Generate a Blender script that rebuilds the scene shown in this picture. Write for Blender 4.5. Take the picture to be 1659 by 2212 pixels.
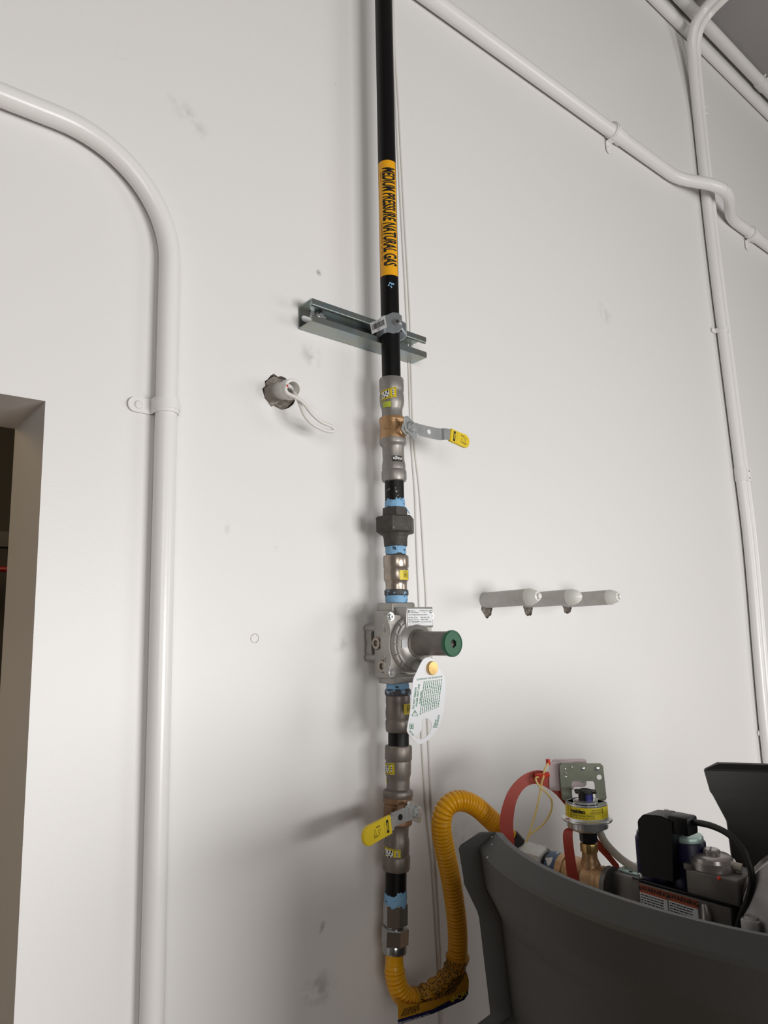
import bpy, bmesh, math, random
from mathutils import Vector, Matrix, Quaternion
random.seed(7)
S = bpy.context.scene
for o in list(bpy.data.objects): bpy.data.objects.remove(o)
COL = S.collection
PI = math.pi

# ------------------------------------------------------------------ camera
# world: x along the photographed wall, y into that wall (wall face at y=0, room at y<0), z up from the floor
FPX, PCX, PCY = 1540.0, 829.5, 1106.0
CAMP = Vector((-0.8022, -0.9891, 1.75))
HX = Vector((0.77013, 0.08029, 0.63281)); NY = Vector((-0.63741, 0.13532, 0.75855)); UZ = Vector((-0.02473, -0.98754, 0.15540))
cam = bpy.data.objects.new('camera', bpy.data.cameras.new('camera')); COL.objects.link(cam)
cam.data.sensor_fit = 'VERTICAL'; cam.data.sensor_height = 36.0; cam.data.lens = FPX / 2212.0 * 36.0
cam.data.clip_start = 0.02; cam.data.clip_end = 60
right = Vector((HX[0], NY[0], UZ[0])).normalized(); down = Vector((HX[1], NY[1], UZ[1])); fwd = Vector((HX[2], NY[2], UZ[2])).normalized()
down = fwd.cross(right).normalized(); right = down.cross(fwd)
m = Matrix((right, -down, -fwd)).transposed().to_4x4(); m.translation = CAMP
cam.matrix_world = m
S.camera = cam

def ray(px, py):
    a, b = (px - PCX) / FPX, (py - PCY) / FPX
    return Vector((HX[0]*a + HX[1]*b + HX[2], NY[0]*a + NY[1]*b + NY[2], UZ[0]*a + UZ[1]*b + UZ[2]))
def at(px, py, y=0.0):                 # the point at distance -y in front of the wall seen at that place
    r = ray(px, py); return CAMP + r * ((y - CAMP.y) / r.y)
def atx(px, py, x):                    # the same on a plane across the wall
    r = ray(px, py); return CAMP + r * ((x - CAMP.x) / r.x)
def atz(px, py, z):                    # the same at a given height
    r = ray(px, py); return CAMP + r * ((z - CAMP.z) / r.z)
def depth(p):
    v = Vector(p) - CAMP; return v.dot(fwd)
def ppm(p): return FPX / depth(p)      # pixels per metre at a point

# ------------------------------------------------------------------ world, lights, exposure
W = bpy.data.worlds.new('world'); S.world = W; W.use_nodes = True
nt = W.node_tree; bg = nt.nodes['Background']
bg.inputs[0].default_value = (0.93, 0.96, 1.0, 1); bg.inputs[1].default_value = 0.05
def area(name, loc, aim, sx, sy, power, col):
    l = bpy.data.lights.new(name, 'AREA'); l.shape = 'RECTANGLE'; l.size = sx; l.size_y = sy; l.energy = power; l.color = col
    o = bpy.data.objects.new(name, l); COL.objects.link(o); o.location = loc
    o.rotation_euler = (Vector(aim) - Vector(loc)).to_track_quat('-Z', 'Y').to_euler(); return o
area('key_light', (0.28, -2.9, 1.48), (0.2, 0.0, 1.35), 1.3, 0.8, 55, (1.0, 0.985, 0.97))  # unseen key light floating in mid-room; no doorway is modelled there
area('left_fill_light', (-1.9, -3.6, 1.9), (-0.3, 0.0, 1.1), 1.3, 1.3, 29, (1.0, 0.975, 0.94))  # unseen light added from the left to lift shroud end and low wall
area('right_fill_light', (3.0, -3.0, 1.9), (1.2, 0.0, 1.8), 1.2, 1.2, 22, (1.0, 0.99, 0.97))  # unseen light added to brighten the right part of the wall
l = bpy.data.lights.new('next_room_lamp', 'POINT'); l.energy = 11.0; l.color = (1.0, 0.70, 0.34); l.shadow_soft_size = 0.15
o = bpy.data.objects.new('next_room_lamp', l); COL.objects.link(o); o.location = (-1.75, 1.0, 2.35)
l = bpy.data.lights.new('next_room_fill_light', 'POINT'); l.energy = 17.0; l.color = (1.0, 0.88, 0.70); l.shadow_soft_size = 0.2  # extra unseen light added to brighten the contents of the next room
o = bpy.data.objects.new('next_room_fill_light', l); COL.objects.link(o); o.location = (0.15, 2.9, 2.9)
S.view_settings.view_transform = 'Standard'; S.view_settings.look = 'None'; S.view_settings.gamma = 1.0
S.view_settings.use_curve_mapping = False; S.view_settings.exposure = 0.10

# ------------------------------------------------------------------ materials
def lin(c):
    return tuple(((v/255)/12.92 if v/255 <= 0.04045 else ((v/255+0.055)/1.055)**2.4) for v in c)
MATS = {}
def mat(name, rgb, rough=0.5, metal=0.0, var=0.0, vscale=30.0, bump=0.0, bscale=200.0, spec=0.5, spots=None, alpha=1.0, trans=0.0, rgb2=None, sharp=None):
    """principled material; var mixes towards rgb2 (or a darker tone) by noise; spots = (rgb, threshold, scale)"""
    if name in MATS: return MATS[name]
    M = bpy.data.materials.new(name); M.use_nodes = True; t = M.node_tree; N = t.nodes; L = t.links
    b = N['Principled BSDF']; c = lin(rgb) + (1,)
    b.inputs['Base Color'].default_value = c; b.inputs['Roughness'].default_value = rough; b.inputs['Metallic'].default_value = metal
    b.inputs['Specular IOR Level'].default_value = spec; b.inputs['Alpha'].default_value = alpha; b.inputs['Transmission Weight'].default_value = trans
    tc = N.new('ShaderNodeTexCoord'); out = None
    def noise(scale, detail=4):
        n = N.new('ShaderNodeTexNoise'); n.inputs['Scale'].default_value = scale; n.inputs['Detail'].default_value = detail
        L.new(tc.outputs['Object'], n.inputs['Vector']); return n
    if var > 0:
        n = noise(vscale); rp = N.new('ShaderNodeMapRange')
        w = 0.18 if sharp is None else sharp
        rp.inputs[1].default_value = 0.5 - w; rp.inputs[2].default_value = 0.5 + w; rp.inputs[3].default_value = 0.0; rp.inputs[4].default_value = var
        L.new(n.outputs['Fac'], rp.inputs[0]); mx = N.new('ShaderNodeMixRGB'); mx.inputs[1].default_value = c
        mx.inputs[2].default_value = (lin(rgb2) + (1,)) if rgb2 else tuple(v*0.45 for v in c[:3]) + (1,)
        L.new(rp.outputs[0], mx.inputs[0]); out = mx.outputs[0]
    if spots:
        n = noise(spots[2], 6); rp = N.new('ShaderNodeMapRange'); rp.inputs[1].default_value = spots[1]; rp.inputs[2].default_value = spots[1] + 0.04
        L.new(n.outputs['Fac'], rp.inputs[0]); mx = N.new('ShaderNodeMixRGB'); mx.inputs[1].default_value = c; mx.inputs[2].default_value = lin(spots[0]) + (1,)
        if out: L.new(out, mx.inputs[1])
        L.new(rp.outputs[0], mx.inputs[0]); out = mx.outputs[0]
    if out: L.new(out, b.inputs['Base Color'])
    if bump > 0:
        n = noise(bscale, 3); bp = N.new('ShaderNodeBump'); bp.inputs['Strength'].default_value = bump; bp.inputs['Distance'].default_value = 0.002
        L.new(n.outputs['Fac'], bp.inputs['Height']); L.new(bp.outputs[0], b.inputs['Normal'])
    MATS[name] = M; return M

white_paint = mat('white_conduit_paint', (232, 231, 229), 0.28, bump=0.06, bscale=150)
pvc = mat('white_pvc', (226, 225, 220), 0.35, var=0.25, vscale=60, rgb2=(190, 186, 178))
pvc_grey = mat('dull_white_pipe', (196, 194, 189), 0.5, var=0.5, vscale=70, rgb2=(176, 172, 166))
pvc_cap = mat('white_plastic_cap', (226, 226, 220), 0.3)
cable_white = mat('white_cable', (222, 220, 215), 0.4)
black_steel = mat('black_steel_pipe', (9, 8, 9), 0.42, spec=0.25, spots=((92, 120, 146), 0.80, 55))
black_scratched = mat('scratched_black_steel', (12, 11, 11), 0.45, spec=0.3, spots=((170, 168, 166), 0.655, 170))
iron_smeared = mat('smeared_iron_collar', (74, 74, 76), 0.5, metal=0.3, spots=((140, 172, 200), 0.54, 110), bump=0.5, bscale=500)
iron = mat('dark_cast_iron', (80, 76, 72), 0.55, metal=0.35, var=0.6, vscale=90, rgb2=(48, 45, 43), bump=0.5, bscale=700, spots=((128, 124, 120), 0.67, 220))
press = mat('grey_press_steel', (150, 146, 141), 0.40, metal=0.45, var=0.35, vscale=60, rgb2=(105, 100, 95), spots=((186, 183, 178), 0.72, 130))
stainless = mat('stainless_press_steel', (172, 160, 148), 0.27, metal=0.7, var=0.4, vscale=70, rgb2=(116, 106, 96))
press_dark = mat('brown_grey_press_steel', (126, 118, 111), 0.42, metal=0.45, var=0.4, vscale=60, rgb2=(84, 77, 71), spots=((160, 155, 150), 0.74, 120))
bronze = mat('bronze', (190, 154, 114), 0.36, metal=0.55, var=0.4, vscale=80, rgb2=(140, 98, 58), bump=0.15, bscale=500)
bronze_dark = mat('dull_bronze', (146, 114, 88), 0.45, metal=0.45, var=0.5, vscale=70, rgb2=(100, 70, 48), bump=0.2, bscale=500)
brass = mat('brass', (192, 160, 104), 0.28, metal=0.8)
zinc = mat('zinc_plate', (206, 210, 210), 0.24, metal=0.6, var=0.3, vscale=60, rgb2=(150, 156, 158))
nut_zinc = mat('polished_zinc', (176, 178, 178), 0.18, metal=0.95)
strut_zinc = mat('blue_zinc_strut', (150, 164, 168), 0.34, metal=0.9, var=0.6, vscale=26, rgb2=(164, 156, 134), bump=0.05)
clamp_zinc = mat('bright_zinc_clamp', (190, 198, 204), 0.25, metal=0.65)
alu = mat('cast_aluminium', (164, 161, 156), 0.36, metal=0.5, var=0.3, vscale=50, rgb2=(140, 136, 130), bump=0.10, bscale=1400)
alu_dark = mat('dull_grey_tube', (126, 121, 114), 0.5, metal=0.35, var=0.5, vscale=50, rgb2=(92, 86, 80))
green = mat('green_plastic', (14, 84, 52), 0.4)
green_dark = mat('dark_green_plastic', (6, 30, 20), 0.5)
sealant = mat('blue_thread_sealant', (128, 176, 214), 0.55, spots=((34, 48, 64), 0.60, 150), bump=0.6, bscale=350)
yellow_grip = mat('yellow_vinyl_grip', (222, 194, 40), 0.4)
yellow_label = mat('yellow_pipe_label', (236, 168, 12), 0.45)
yellow_sticker = mat('yellow_sticker', (228, 206, 40), 0.45)
lime_sticker = mat('lime_sticker', (176, 186, 60), 0.5)
ink = mat('black_ink', (12, 11, 12), 0.6)
black_patch = mat('black_label_print', (14, 13, 14), 0.5)
white_ink = mat('white_ink', (226, 226, 226), 0.5)
green_ink = mat('green_ink', (20, 118, 78), 0.5)
white_label = mat('white_label', (222, 224, 226), 0.4)
tag_plastic = mat('white_tag_plastic', (228, 229, 232), 0.3)
hose_yellow = mat('yellow_hose_coating', (228, 166, 14), 0.3, var=0.25, vscale=40, rgb2=(206, 138, 10))
hose_label = mat('mustard_wrap_label', (196, 142, 30), 0.5, var=0.35, vscale=80, rgb2=(150, 104, 20))
navy = mat('navy_print', (20, 24, 74), 0.5)
charcoal = mat('charcoal_plastic', (62, 62, 61), 0.5, spec=0.35, bump=0.1, bscale=900, spots=((120, 120, 118), 0.80, 26))
jacket_grey = mat('charcoal_jacket', (50, 50, 49), 0.5)
black_plastic = mat('black_plastic', (9, 8, 10), 0.42, spec=0.3)
black_rubber = mat('black_rubber', (16, 15, 16), 0.5)
navy_coil = mat('navy_coil_housing', (22, 18, 62), 0.4)
pale_teal = mat('pale_teal_plate', (186, 212, 206), 0.35, metal=0.4)
red_strap = mat('red_plastic_strap', (168, 58, 42), 0.45)
red_bright = mat('bright_red_plastic', (204, 60, 40), 0.4)
tan_cord = mat('yellow_cord', (222, 196, 124), 0.5)
pale_plate = mat('pale_translucent_plate', (214, 202, 202), 0.35, trans=0.25, var=0.3, vscale=18, rgb2=(206, 176, 186))
tube_cream = mat('cream_tubing', (206, 198, 184), 0.4)
galv_plate = mat('galvanised_plate', (140, 144, 128), 0.36, metal=0.35, var=0.4, vscale=40, rgb2=(104, 108, 96))
bright_steel = mat('bright_steel', (204, 206, 206), 0.2, metal=0.75)
dark_steel = mat('dark_steel', (58, 58, 60), 0.35, metal=0.8)
valve_grey = mat('valve_body_cast', (118, 114, 110), 0.42, metal=0.5, var=0.4, vscale=50, rgb2=(88, 85, 82), bump=0.08, bscale=1400)
silver_cast = mat('silver_casting', (188, 182, 180), 0.3, metal=0.6)
blower_cast = mat('blower_casting', (184, 182, 184), 0.45, metal=0.6, var=0.5, vscale=40, rgb2=(120, 116, 120))
orange_label = mat('orange_warning_print', (176, 82, 46), 0.5)
orange_paint = mat('orange_dome', (226, 118, 30), 0.45)
white_scuffed = mat('scuffed_white_paint', (222, 226, 222), 0.45, spots=((90, 94, 98), 0.64, 110), var=0.3, vscale=30, rgb2=(170, 176, 172))
blue_scuffed = mat('scuffed_blue_sealant', (60, 84, 116), 0.5, spots=((214, 216, 212), 0.52, 80))
dark_beam = mat('dark_steelwork', (70, 62, 52), 0.6)
red_pipe_paint = mat('red_pipe_paint', (150, 30, 28), 0.4)
ochre_paint = mat('ochre_pipe_paint', (190, 160, 90), 0.4)
pale_panel = mat('pale_panel_paint', (196, 192, 178), 0.5)
drywall_core = mat('broken_plaster', (196, 188, 180), 0.9, var=0.8, vscale=120, rgb2=(110, 100, 90), bump=0.8, bscale=300)
concrete = mat('grey_concrete', (136, 106, 80), 0.7, var=0.4, vscale=4, rgb2=(122, 96, 72))
ceiling_paint = mat('ceiling_paint', (150, 148, 148), 0.6)

# wall paint: white gloss with orange-peel and a few scuffs of their own shape
def wall_material():
    M = mat('white_wall_paint', (228, 227, 226), 0.42, bump=0.08, bscale=340)
    t = M.node_tree; N = t.nodes; L = t.links; b = N['Principled BSDF']
    tc = N.new('ShaderNodeTexCoord'); nz = N.new('ShaderNodeTexNoise'); nz.inputs['Scale'].default_value = 45; nz.inputs['Detail'].default_value = 5
    L.new(tc.outputs['Object'], nz.inputs['Vector'])
    base = None
    scuffs = [(262, 112, .012, .014, .5, 0), (410, 255, .05, .022, .22, .6), (690, 590, .011, .008, .7, 0), (672, 768, .03, .022, .28, .4), (1305, 676, .05, .03, .16, .5),
              (595, 1188, .006, .008, .8, 0), (735, 1395, .03, .012, .25, -.5), (690, 2135, .04, .03, .35, .3), (697, 1998, .006, .014, .6, .4), (492, 1143, .008, .012, .25, 0),
              (725, 185, .006, .006, .5, 0), (760, 1310, .03, .02, .12, 0), (1000, 1800, .05, .03, .2, 0), (655, 880, .03, .03, .1, 0)]
    prev = None
    for px, py, rx, rz, k, ang in scuffs:
        p = at(px, py)
        mp = N.new('ShaderNodeMapping'); mp.vector_type = 'TEXTURE'
        mp.inputs['Location'].default_value = p; mp.inputs['Rotation'].default_value = (0, ang, 0); mp.inputs['Scale'].default_value = (rx, 1, rz)
        L.new(tc.outputs['Object'], mp.inputs[0]); ln = N.new('ShaderNodeVectorMath'); ln.operation = 'LENGTH'; L.new(mp.outputs[0], ln.inputs[0])
        mr = N.new('ShaderNodeMapRange'); mr.inputs[1].default_value = 1.0; mr.inputs[2].default_value = 0.2; mr.inputs[3].default_value = 0; mr.inputs[4].default_value = k
        L.new(ln.outputs['Value'], mr.inputs[0])
        if prev is None: prev = mr.outputs[0]
        else:
            mx = N.new('ShaderNodeMath'); mx.operation = 'MAXIMUM'; L.new(prev, mx.inputs[0]); L.new(mr.outputs[0], mx.inputs[1]); prev = mx.outputs[0]
    n2 = N.new('ShaderNodeMapRange'); n2.inputs[1].default_value = .44; n2.inputs[2].default_value = .62; L.new(nz.outputs['Fac'], n2.inputs[0])
    mul = N.new('ShaderNodeMath'); mul.operation = 'MULTIPLY'; L.new(prev, mul.inputs[0]); L.new(n2.outputs[0], mul.inputs[1])
    mix = N.new('ShaderNodeMixRGB'); mix.inputs[1].default_value = lin((228, 227, 226)) + (1,); mix.inputs[2].default_value = lin((90, 86, 82)) + (1,)
    L.new(mul.outputs[0], mix.inputs[0]); L.new(mix.outputs[0], b.inputs['Base Color'])
    return M

# ------------------------------------------------------------------ mesh helpers
def basis(d):
    d = Vector(d).normalized(); r = Vector((0, 0, 1)) if abs(d.z) < 0.9 else Vector((1, 0, 0))
    u = r.cross(d).normalized(); return u, d.cross(u).normalized(), d
def lathe(bm, prof, o, d=(0, 0, 1), seg=40, caps=True, ph=0.0):
    """prof = [(radius, height along d)]"""
    u, v, w = basis(d); o = Vector(o); rings = []
    for r, h in prof:
        rings.append([bm.verts.new(o + w*h + (u*math.cos(ph+2*PI*i/seg) + v*math.sin(ph+2*PI*i/seg))*r) for i in range(seg)])
    for a, b in zip(rings, rings[1:]):
        for i in range(seg): bm.faces.new((a[i], a[(i+1) % seg], b[(i+1) % seg], b[i]))
    if caps:
        bm.faces.new(rings[0][::-1]); bm.faces.new(rings[-1])
    return rings
def frames(pts):
    T = [(pts[min(i+1, len(pts)-1)] - pts[max(i-1, 0)]).normalized() for i in range(len(pts))]
    u = basis(T[0])[0]; out = []
    for t in T:
        u = (u - t*u.dot(t)).normalized(); out.append((u, t.cross(u), t))
    return out
def tube(bm, pts, r, seg=16, caps=True):
    pts = [Vector(p) for p in pts]; fr = frames(pts); rings = []
    for i, (p, (u, v, t)) in enumerate(zip(pts, fr)):
        rr = r[i] if isinstance(r, (list, tuple)) else r
        rings.append([bm.verts.new(p + (u*math.cos(2*PI*k/seg) + v*math.sin(2*PI*k/seg))*rr) for k in range(seg)])
    for a, b in zip(rings, rings[1:]):
        for k in range(seg): bm.faces.new((a[k], a[(k+1) % seg], b[(k+1) % seg], b[k]))
    if caps: bm.faces.new(rings[0][::-1]); bm.faces.new(rings[-1])
def spline(K, n=12):
    K = [Vector(k) for k in K]; out = []
    for i in range(len(K)-1):
        p0 = K[i-1] if i else K[0]*2 - K[1]; p1, p2 = K[i], K[i+1]; p3 = K[i+2] if i+2 < len(K) else K[-1]*2 - K[-2]
        for j in range(n):
            t = j/n; out.append(0.5*((2*p1) + (p2-p0)*t + (2*p0-5*p1+4*p2-p3)*t*t + (3*p1-p0-3*p2+p3)*t*t*t))
    out.append(K[-1]); return out
def resample(P, step):
    out = [P[0]]; acc = 0.0
    for a, b in zip(P, P[1:]):
        l = (b-a).length
        while acc + l >= step:
            a = a + (b-a)*((step-acc)/l); out.append(a.copy()); l = (b-a).length; acc = 0.0
            if l < 1e-9: break
        acc += l
    return out
def fillet(K, r, n=10):
    K = [Vector(k) for k in K]; out = [K[0]]
    for a, b, c in zip(K, K[1:], K[2:]):
        d1 = (a-b).normalized(); d2 = (c-b).normalized(); ang = d1.angle(d2); t = min(r/math.tan(ang/2), (a-b).length*.9, (c-b).length*.9)
        p, q = b + d1*t, b + d2*t
        for i in range(n+1):
            s = i/n; out.append(p*(1-s)**2 + b*2*s*(1-s) + q*s*s) if ang > 2.6 else None
        if ang <= 2.6:
            R = t*math.tan(ang/2); cen = b + (d1+d2).normalized()*(R/math.sin(ang/2)); v0, v1 = p-cen, q-cen; A = v0.angle(v1); ax = v0.cross(v1).normalized()
            for i in range(n+1): out.append(cen + Quaternion(ax, A*i/n) @ v0)
    out.append(K[-1]); return out
def box(bm, c, s, R=None, bev=0.0):
    c = Vector(c); vs = []
    for dx in (-.5, .5):
        for dy in (-.5, .5):
            for dz in (-.5, .5):
                p = Vector((dx*s[0], dy*s[1], dz*s[2])); vs.append(bm.verts.new(c + (R @ p if R else p)))
    F = [bm.faces.new([vs[i] for i in f]) for f in ((0,1,3,2),(4,6,7,5),(0,4,5,1),(2,3,7,6),(0,2,6,4),(1,5,7,3))]
    if bev > 0:
        es = list({e for f in F for e in f.edges})
        bmesh.ops.bevel(bm, geom=es, offset=bev, segments=2, affect='EDGES', profile=0.5)
def prism(bm, pts, d):
    """extrude the polygon pts by vector d"""
    a = [bm.verts.new(Vector(p)) for p in pts]; b = [bm.verts.new(Vector(p)+Vector(d)) for p in pts]; n = len(a)
    bm.faces.new(a); bm.faces.new(b[::-1])
    for i in range(n): bm.faces.new((a[i], b[i], b[(i+1) % n], a[(i+1) % n]))
def plate_holes(bm, outer, holes, d):
    """flat plate (3-d loops) with holes, thickened by vector d"""
    es = []
    for loop in [outer] + holes:
        vs = [bm.verts.new(Vector(p)) for p in loop]
        es += [bm.edges.new((vs[i], vs[(i+1) % len(vs)])) for i in range(len(vs))]
    r = bmesh.ops.triangle_fill(bm, use_beauty=True, use_dissolve=False, edges=es, normal=Vector(d).normalized())
    fs = [g for g in r['geom'] if isinstance(g, bmesh.types.BMFace)]
    e = bmesh.ops.extrude_face_region(bm, geom=fs)
    bmesh.ops.translate(bm, vec=Vector(d), verts=[g for g in e['geom'] if isinstance(g, bmesh.types.BMVert)])
def ribbon(bm, pts, wid, th):
    """flat band: pts centre line, wid = list of width vectors"""
    pts = [Vector(p) for p in pts]; rows = []
    for i, p in enumerate(pts):
        t = (pts[min(i+1, len(pts)-1)] - pts[max(i-1, 0)]).normalized(); w = Vector(wid[i]); n = t.cross(w).normalized()*th/2
        rows.append([bm.verts.new(p + a*w/2 + b*n) for a, b in ((-1,-1),(1,-1),(1,1),(-1,1))])
    for a, b in zip(rows, rows[1:]):
        for k in range(4): bm.faces.new((a[k], a[(k+1) % 4], b[(k+1) % 4], b[k]))
    bm.faces.new(rows[0][::-1]); bm.faces.new(rows[-1])
def hexring(n=6, r=1.0, ph=0.0): return [(r*math.cos(ph+2*PI*i/n), r*math.sin(ph+2*PI*i/n)) for i in range(n)]
def hexnut(bm, o, d, r, h, ph=0.0, ch=0.12):
    """hexagonal nut of corner radius r from o along d, chamfered ends"""
    c = r*ch; lathe(bm, [(r-c, 0), (r, c*0.8), (r, h-c*0.8), (r-c, h)], o, d, seg=6, ph=ph)
def obj(name, bm, material, parent=None, angle=35, **kw):
    bmesh.ops.remove_doubles(bm, verts=bm.verts, dist=1e-6)
    bmesh.ops.recalc_face_normals(bm, faces=bm.faces)
    me = bpy.data.meshes.new(name); bm.to_mesh(me); bm.free()
    for p in me.polygons: p.use_smooth = True
    me.set_sharp_from_angle(angle=math.radians(angle))
    for mm in (material if isinstance(material, (list, tuple)) else [material]): me.materials.append(mm)
    o = bpy.data.objects.new(name, me); COL.objects.link(o)
    if parent is not None:
        o.parent = parent; top = parent
        while top.parent: top = top.parent
        o.matrix_parent_inverse = Matrix.Translation(-top.location) if parent is top else Matrix.Identity(4)
    for k, v in kw.items(): o[k] = v
    return o
def B(): return bmesh.new()
def thing(name, loc, label, cat, group=None):
    o = bpy.data.objects.new(name, None); COL.objects.link(o); o.location = loc; o.empty_display_size = 0.02
    return tag(o, label, cat, group)
def tag(o, label, cat, group=None):
    o['label'] = label; o['category'] = cat
    if group: o['group'] = group
    return o
def struct(o): o['kind'] = 'structure'; return o

# lettering: flat glyph outlines mapped onto a surface, split finely so that they follow curves
def glyphs(body, size, align='CENTER', sx=1.0, off=0.0):
    c = bpy.data.curves.new('lettering', 'FONT'); c.body = body; c.size = size; c.align_x = align; c.align_y = 'CENTER'; c.resolution_u = 3; c.offset = off
    o = bpy.data.objects.new('lettering', c); COL.objects.link(o)
    dg = bpy.context.evaluated_depsgraph_get(); me = bpy.data.meshes.new_from_object(o.evaluated_get(dg))
    bpy.data.objects.remove(o); bpy.data.curves.remove(c)
    V = [(v.co.x*sx, v.co.y) for v in me.vertices]; F = [tuple(p.vertices) for p in me.polygons]
    bpy.data.meshes.remove(me); return V, F
def put_text(bm, body, size, fn, align='CENTER', sx=1.0, off=0.0, cut=None, fit=None):
    """fn(x, y) -> 3-d point"""
    V, F = glyphs(body, size, align, sx, off)
    if fit:
        a0, a1 = min(x for x, y in V), max(x for x, y in V); b0, b1 = min(y for x, y in V), max(y for x, y in V)
        V = [((x-(a0+a1)/2)*fit[0]/(a1-a0), (y-(b0+b1)/2)*fit[1]/(b1-b0)) for x, y in V]
    t = bmesh.new(); vs = [t.verts.new((x, y, 0)) for x, y in V]
    for f in F:
        try: t.faces.new([vs[i] for i in f])
        except ValueError: pass
    if cut and V:
        lo = min(y for x, y in V); hi = max(y for x, y in V); y = lo + cut
        while y < hi:
            bmesh.ops.bisect_plane(t, geom=list(t.verts)+list(t.edges)+list(t.faces), plane_co=(0, y, 0), plane_no=(0, 1, 0)); y += cut
        if cut:
            lo = min(x for x, y in V); hi = max(x for x, y in V); y = lo + cut
            while y < hi:
                bmesh.ops.bisect_plane(t, geom=list(t.verts)+list(t.edges)+list(t.faces), plane_co=(y, 0, 0), plane_no=(1, 0, 0)); y += cut
    mp = {v: bm.verts.new(fn(v.co.x, v.co.y)) for v in t.verts}
    for f in t.faces:
        try: bm.faces.new([mp[v] for v in f.verts])
        except ValueError: pass
    t.free()
def plane_fn(o, ex, ey, rot=0.0):
    o, ex, ey = Vector(o), Vector(ex).normalized(), Vector(ey).normalized(); c, s = math.cos(rot), math.sin(rot)
    return lambda x, y: o + ex*(x*c - y*s) + ey*(x*s + y*c)
def cyl_pt(ax, a, r, z):               # point on a vertical cylinder; a=0 faces the room, a<0 turns to the left
    return Vector((ax[0] + math.sin(a)*r, ax[1] - math.cos(a)*r, z))
def patch(bm, fn, x0, x1, y0, y1, nx, ny):
    g = [[bm.verts.new(fn(x0+(x1-x0)*i/nx, y0+(y1-y0)*j/ny)) for i in range(nx+1)] for j in range(ny+1)]
    for j in range(ny):
        for i in range(nx): bm.faces.new((g[j][i], g[j][i+1], g[j+1][i+1], g[j+1][i]))
def rects_plane(bm, fn, R):
    for x0, y0, x1, y1 in R:
        n = max(1, int(abs(x1-x0)/0.002)); patch(bm, fn, x0, x1, y0, y1, n, 1)

# ------------------------------------------------------------------ setting: wall with doorway and broken-out holes
WALL = wall_material(); CEIL_Z = 3.845; T = 0.165
DX, DZ = -0.5602, 2.055
def ragged(c, rx, rz, n, jit, seed):
    R = random.Random(seed); return [(c[0] + math.cos(2*PI*i/n)*rx*(1+R.uniform(-jit, jit)), 0.0, c[1] + math.sin(2*PI*i/n)*rz*(1+R.uniform(-jit, jit))) for i in range(n)]
hc = at(604, 848); H1 = ((hc.x, hc.z), .030, .030)
stub_base = [at(1047, 1297), at(1136, 1297), at(1221, 1297)]
holes = [ragged(H1[0], H1[1], H1[2], 26, .13, 3)]
for i, b in enumerate(stub_base): holes.append(ragged((b.x+.006, b.z-.011), .017, .024 - .002*i, 22, .1, 10+i))
bm = B()
outer = [(-4.2, 0, 0), (-1.75, 0, 0), (-1.75, 0, DZ), (DX, 0, DZ), (DX, 0, 0), (4.2, 0, 0), (4.2, 0, CEIL_Z), (-4.2, 0, CEIL_Z)]
plate_holes(bm, outer, holes, (0, T, 0))
bm.faces.ensure_lookup_table()
wl = obj('wall_back', bm, [WALL, drywall_core], angle=20); struct(wl)
for p in wl.data.polygons:                         # the linings of the four broken holes
    c = p.center
    if 0.01 < c.y < T-.01 and (abs(p.normal.y) < .5) and not (c.z > CEIL_Z-.01 or abs(c.x) > 4.1 or (c.x < DX+.001)): p.material_index = 1
for (cx_, cz_), rx_, rz_ in [(H1[0], .028, .028)] + [((b.x+.006, b.z-.011), .0165, .022) for b in stub_base]:
    bm = B(); R_ = random.Random(int(cx_*1e4)); pts_ = []
    for ring, yy in ((1.0, .004), (.93, .012), (.55, .026), (.2, .03)):
        pts_.append([bm.verts.new((cx_ + math.cos(2*PI*i/20)*rx_*ring*R_.uniform(.94, 1.06), yy + R_.uniform(-.003, .003), cz_ + math.sin(2*PI*i/20)*rz_*ring*R_.uniform(.94, 1.06))) for i in range(20)])
    for a_, b_ in zip(pts_, pts_[1:]):
        for i in range(20): bm.faces.new((a_[i], a_[(i+1) % 20], b_[(i+1) % 20], b_[i]))
    bm.faces.new(pts_[-1])
    obj('broken_plaster', bm, drywall_core, wl, 20)
bm = B(); box(bm, (0, -3.0, -0.05), (9, 6.4, .1)); struct(obj('floor', bm, concrete))
bm = B(); box(bm, (0, -3.0, CEIL_Z+.05), (9, 6.4, .1)); struct(obj('ceiling', bm, ceiling_paint))
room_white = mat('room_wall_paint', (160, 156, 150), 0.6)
bm = B(); box(bm, (0, -6.25, 1.92), (9.1, .1, 3.84)); struct(obj('wall_front', bm, room_white))
bm = B(); box(bm, (-4.5, -3.1, 1.92), (.1, 6.2, 3.84)); struct(obj('wall_left', bm, room_white))
bm = B(); box(bm, (4.5, -3.1, 1.92), (.1, 6.2, 3.84)); struct(obj('wall_right', bm, room_white))
# the dim room beyond the doorway
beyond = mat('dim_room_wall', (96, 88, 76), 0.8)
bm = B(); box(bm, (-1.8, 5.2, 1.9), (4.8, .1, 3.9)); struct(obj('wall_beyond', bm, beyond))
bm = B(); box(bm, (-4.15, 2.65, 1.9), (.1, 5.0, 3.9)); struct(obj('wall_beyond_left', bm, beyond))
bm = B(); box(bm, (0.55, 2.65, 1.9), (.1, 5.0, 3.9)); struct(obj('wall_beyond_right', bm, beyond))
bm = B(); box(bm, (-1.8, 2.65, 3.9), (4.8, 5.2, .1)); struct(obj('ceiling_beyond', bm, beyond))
bm = B(); box(bm, (-1.8, 2.65, -.06), (4.8, 5.2, .1)); struct(obj('floor_beyond', bm, concrete))

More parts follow.
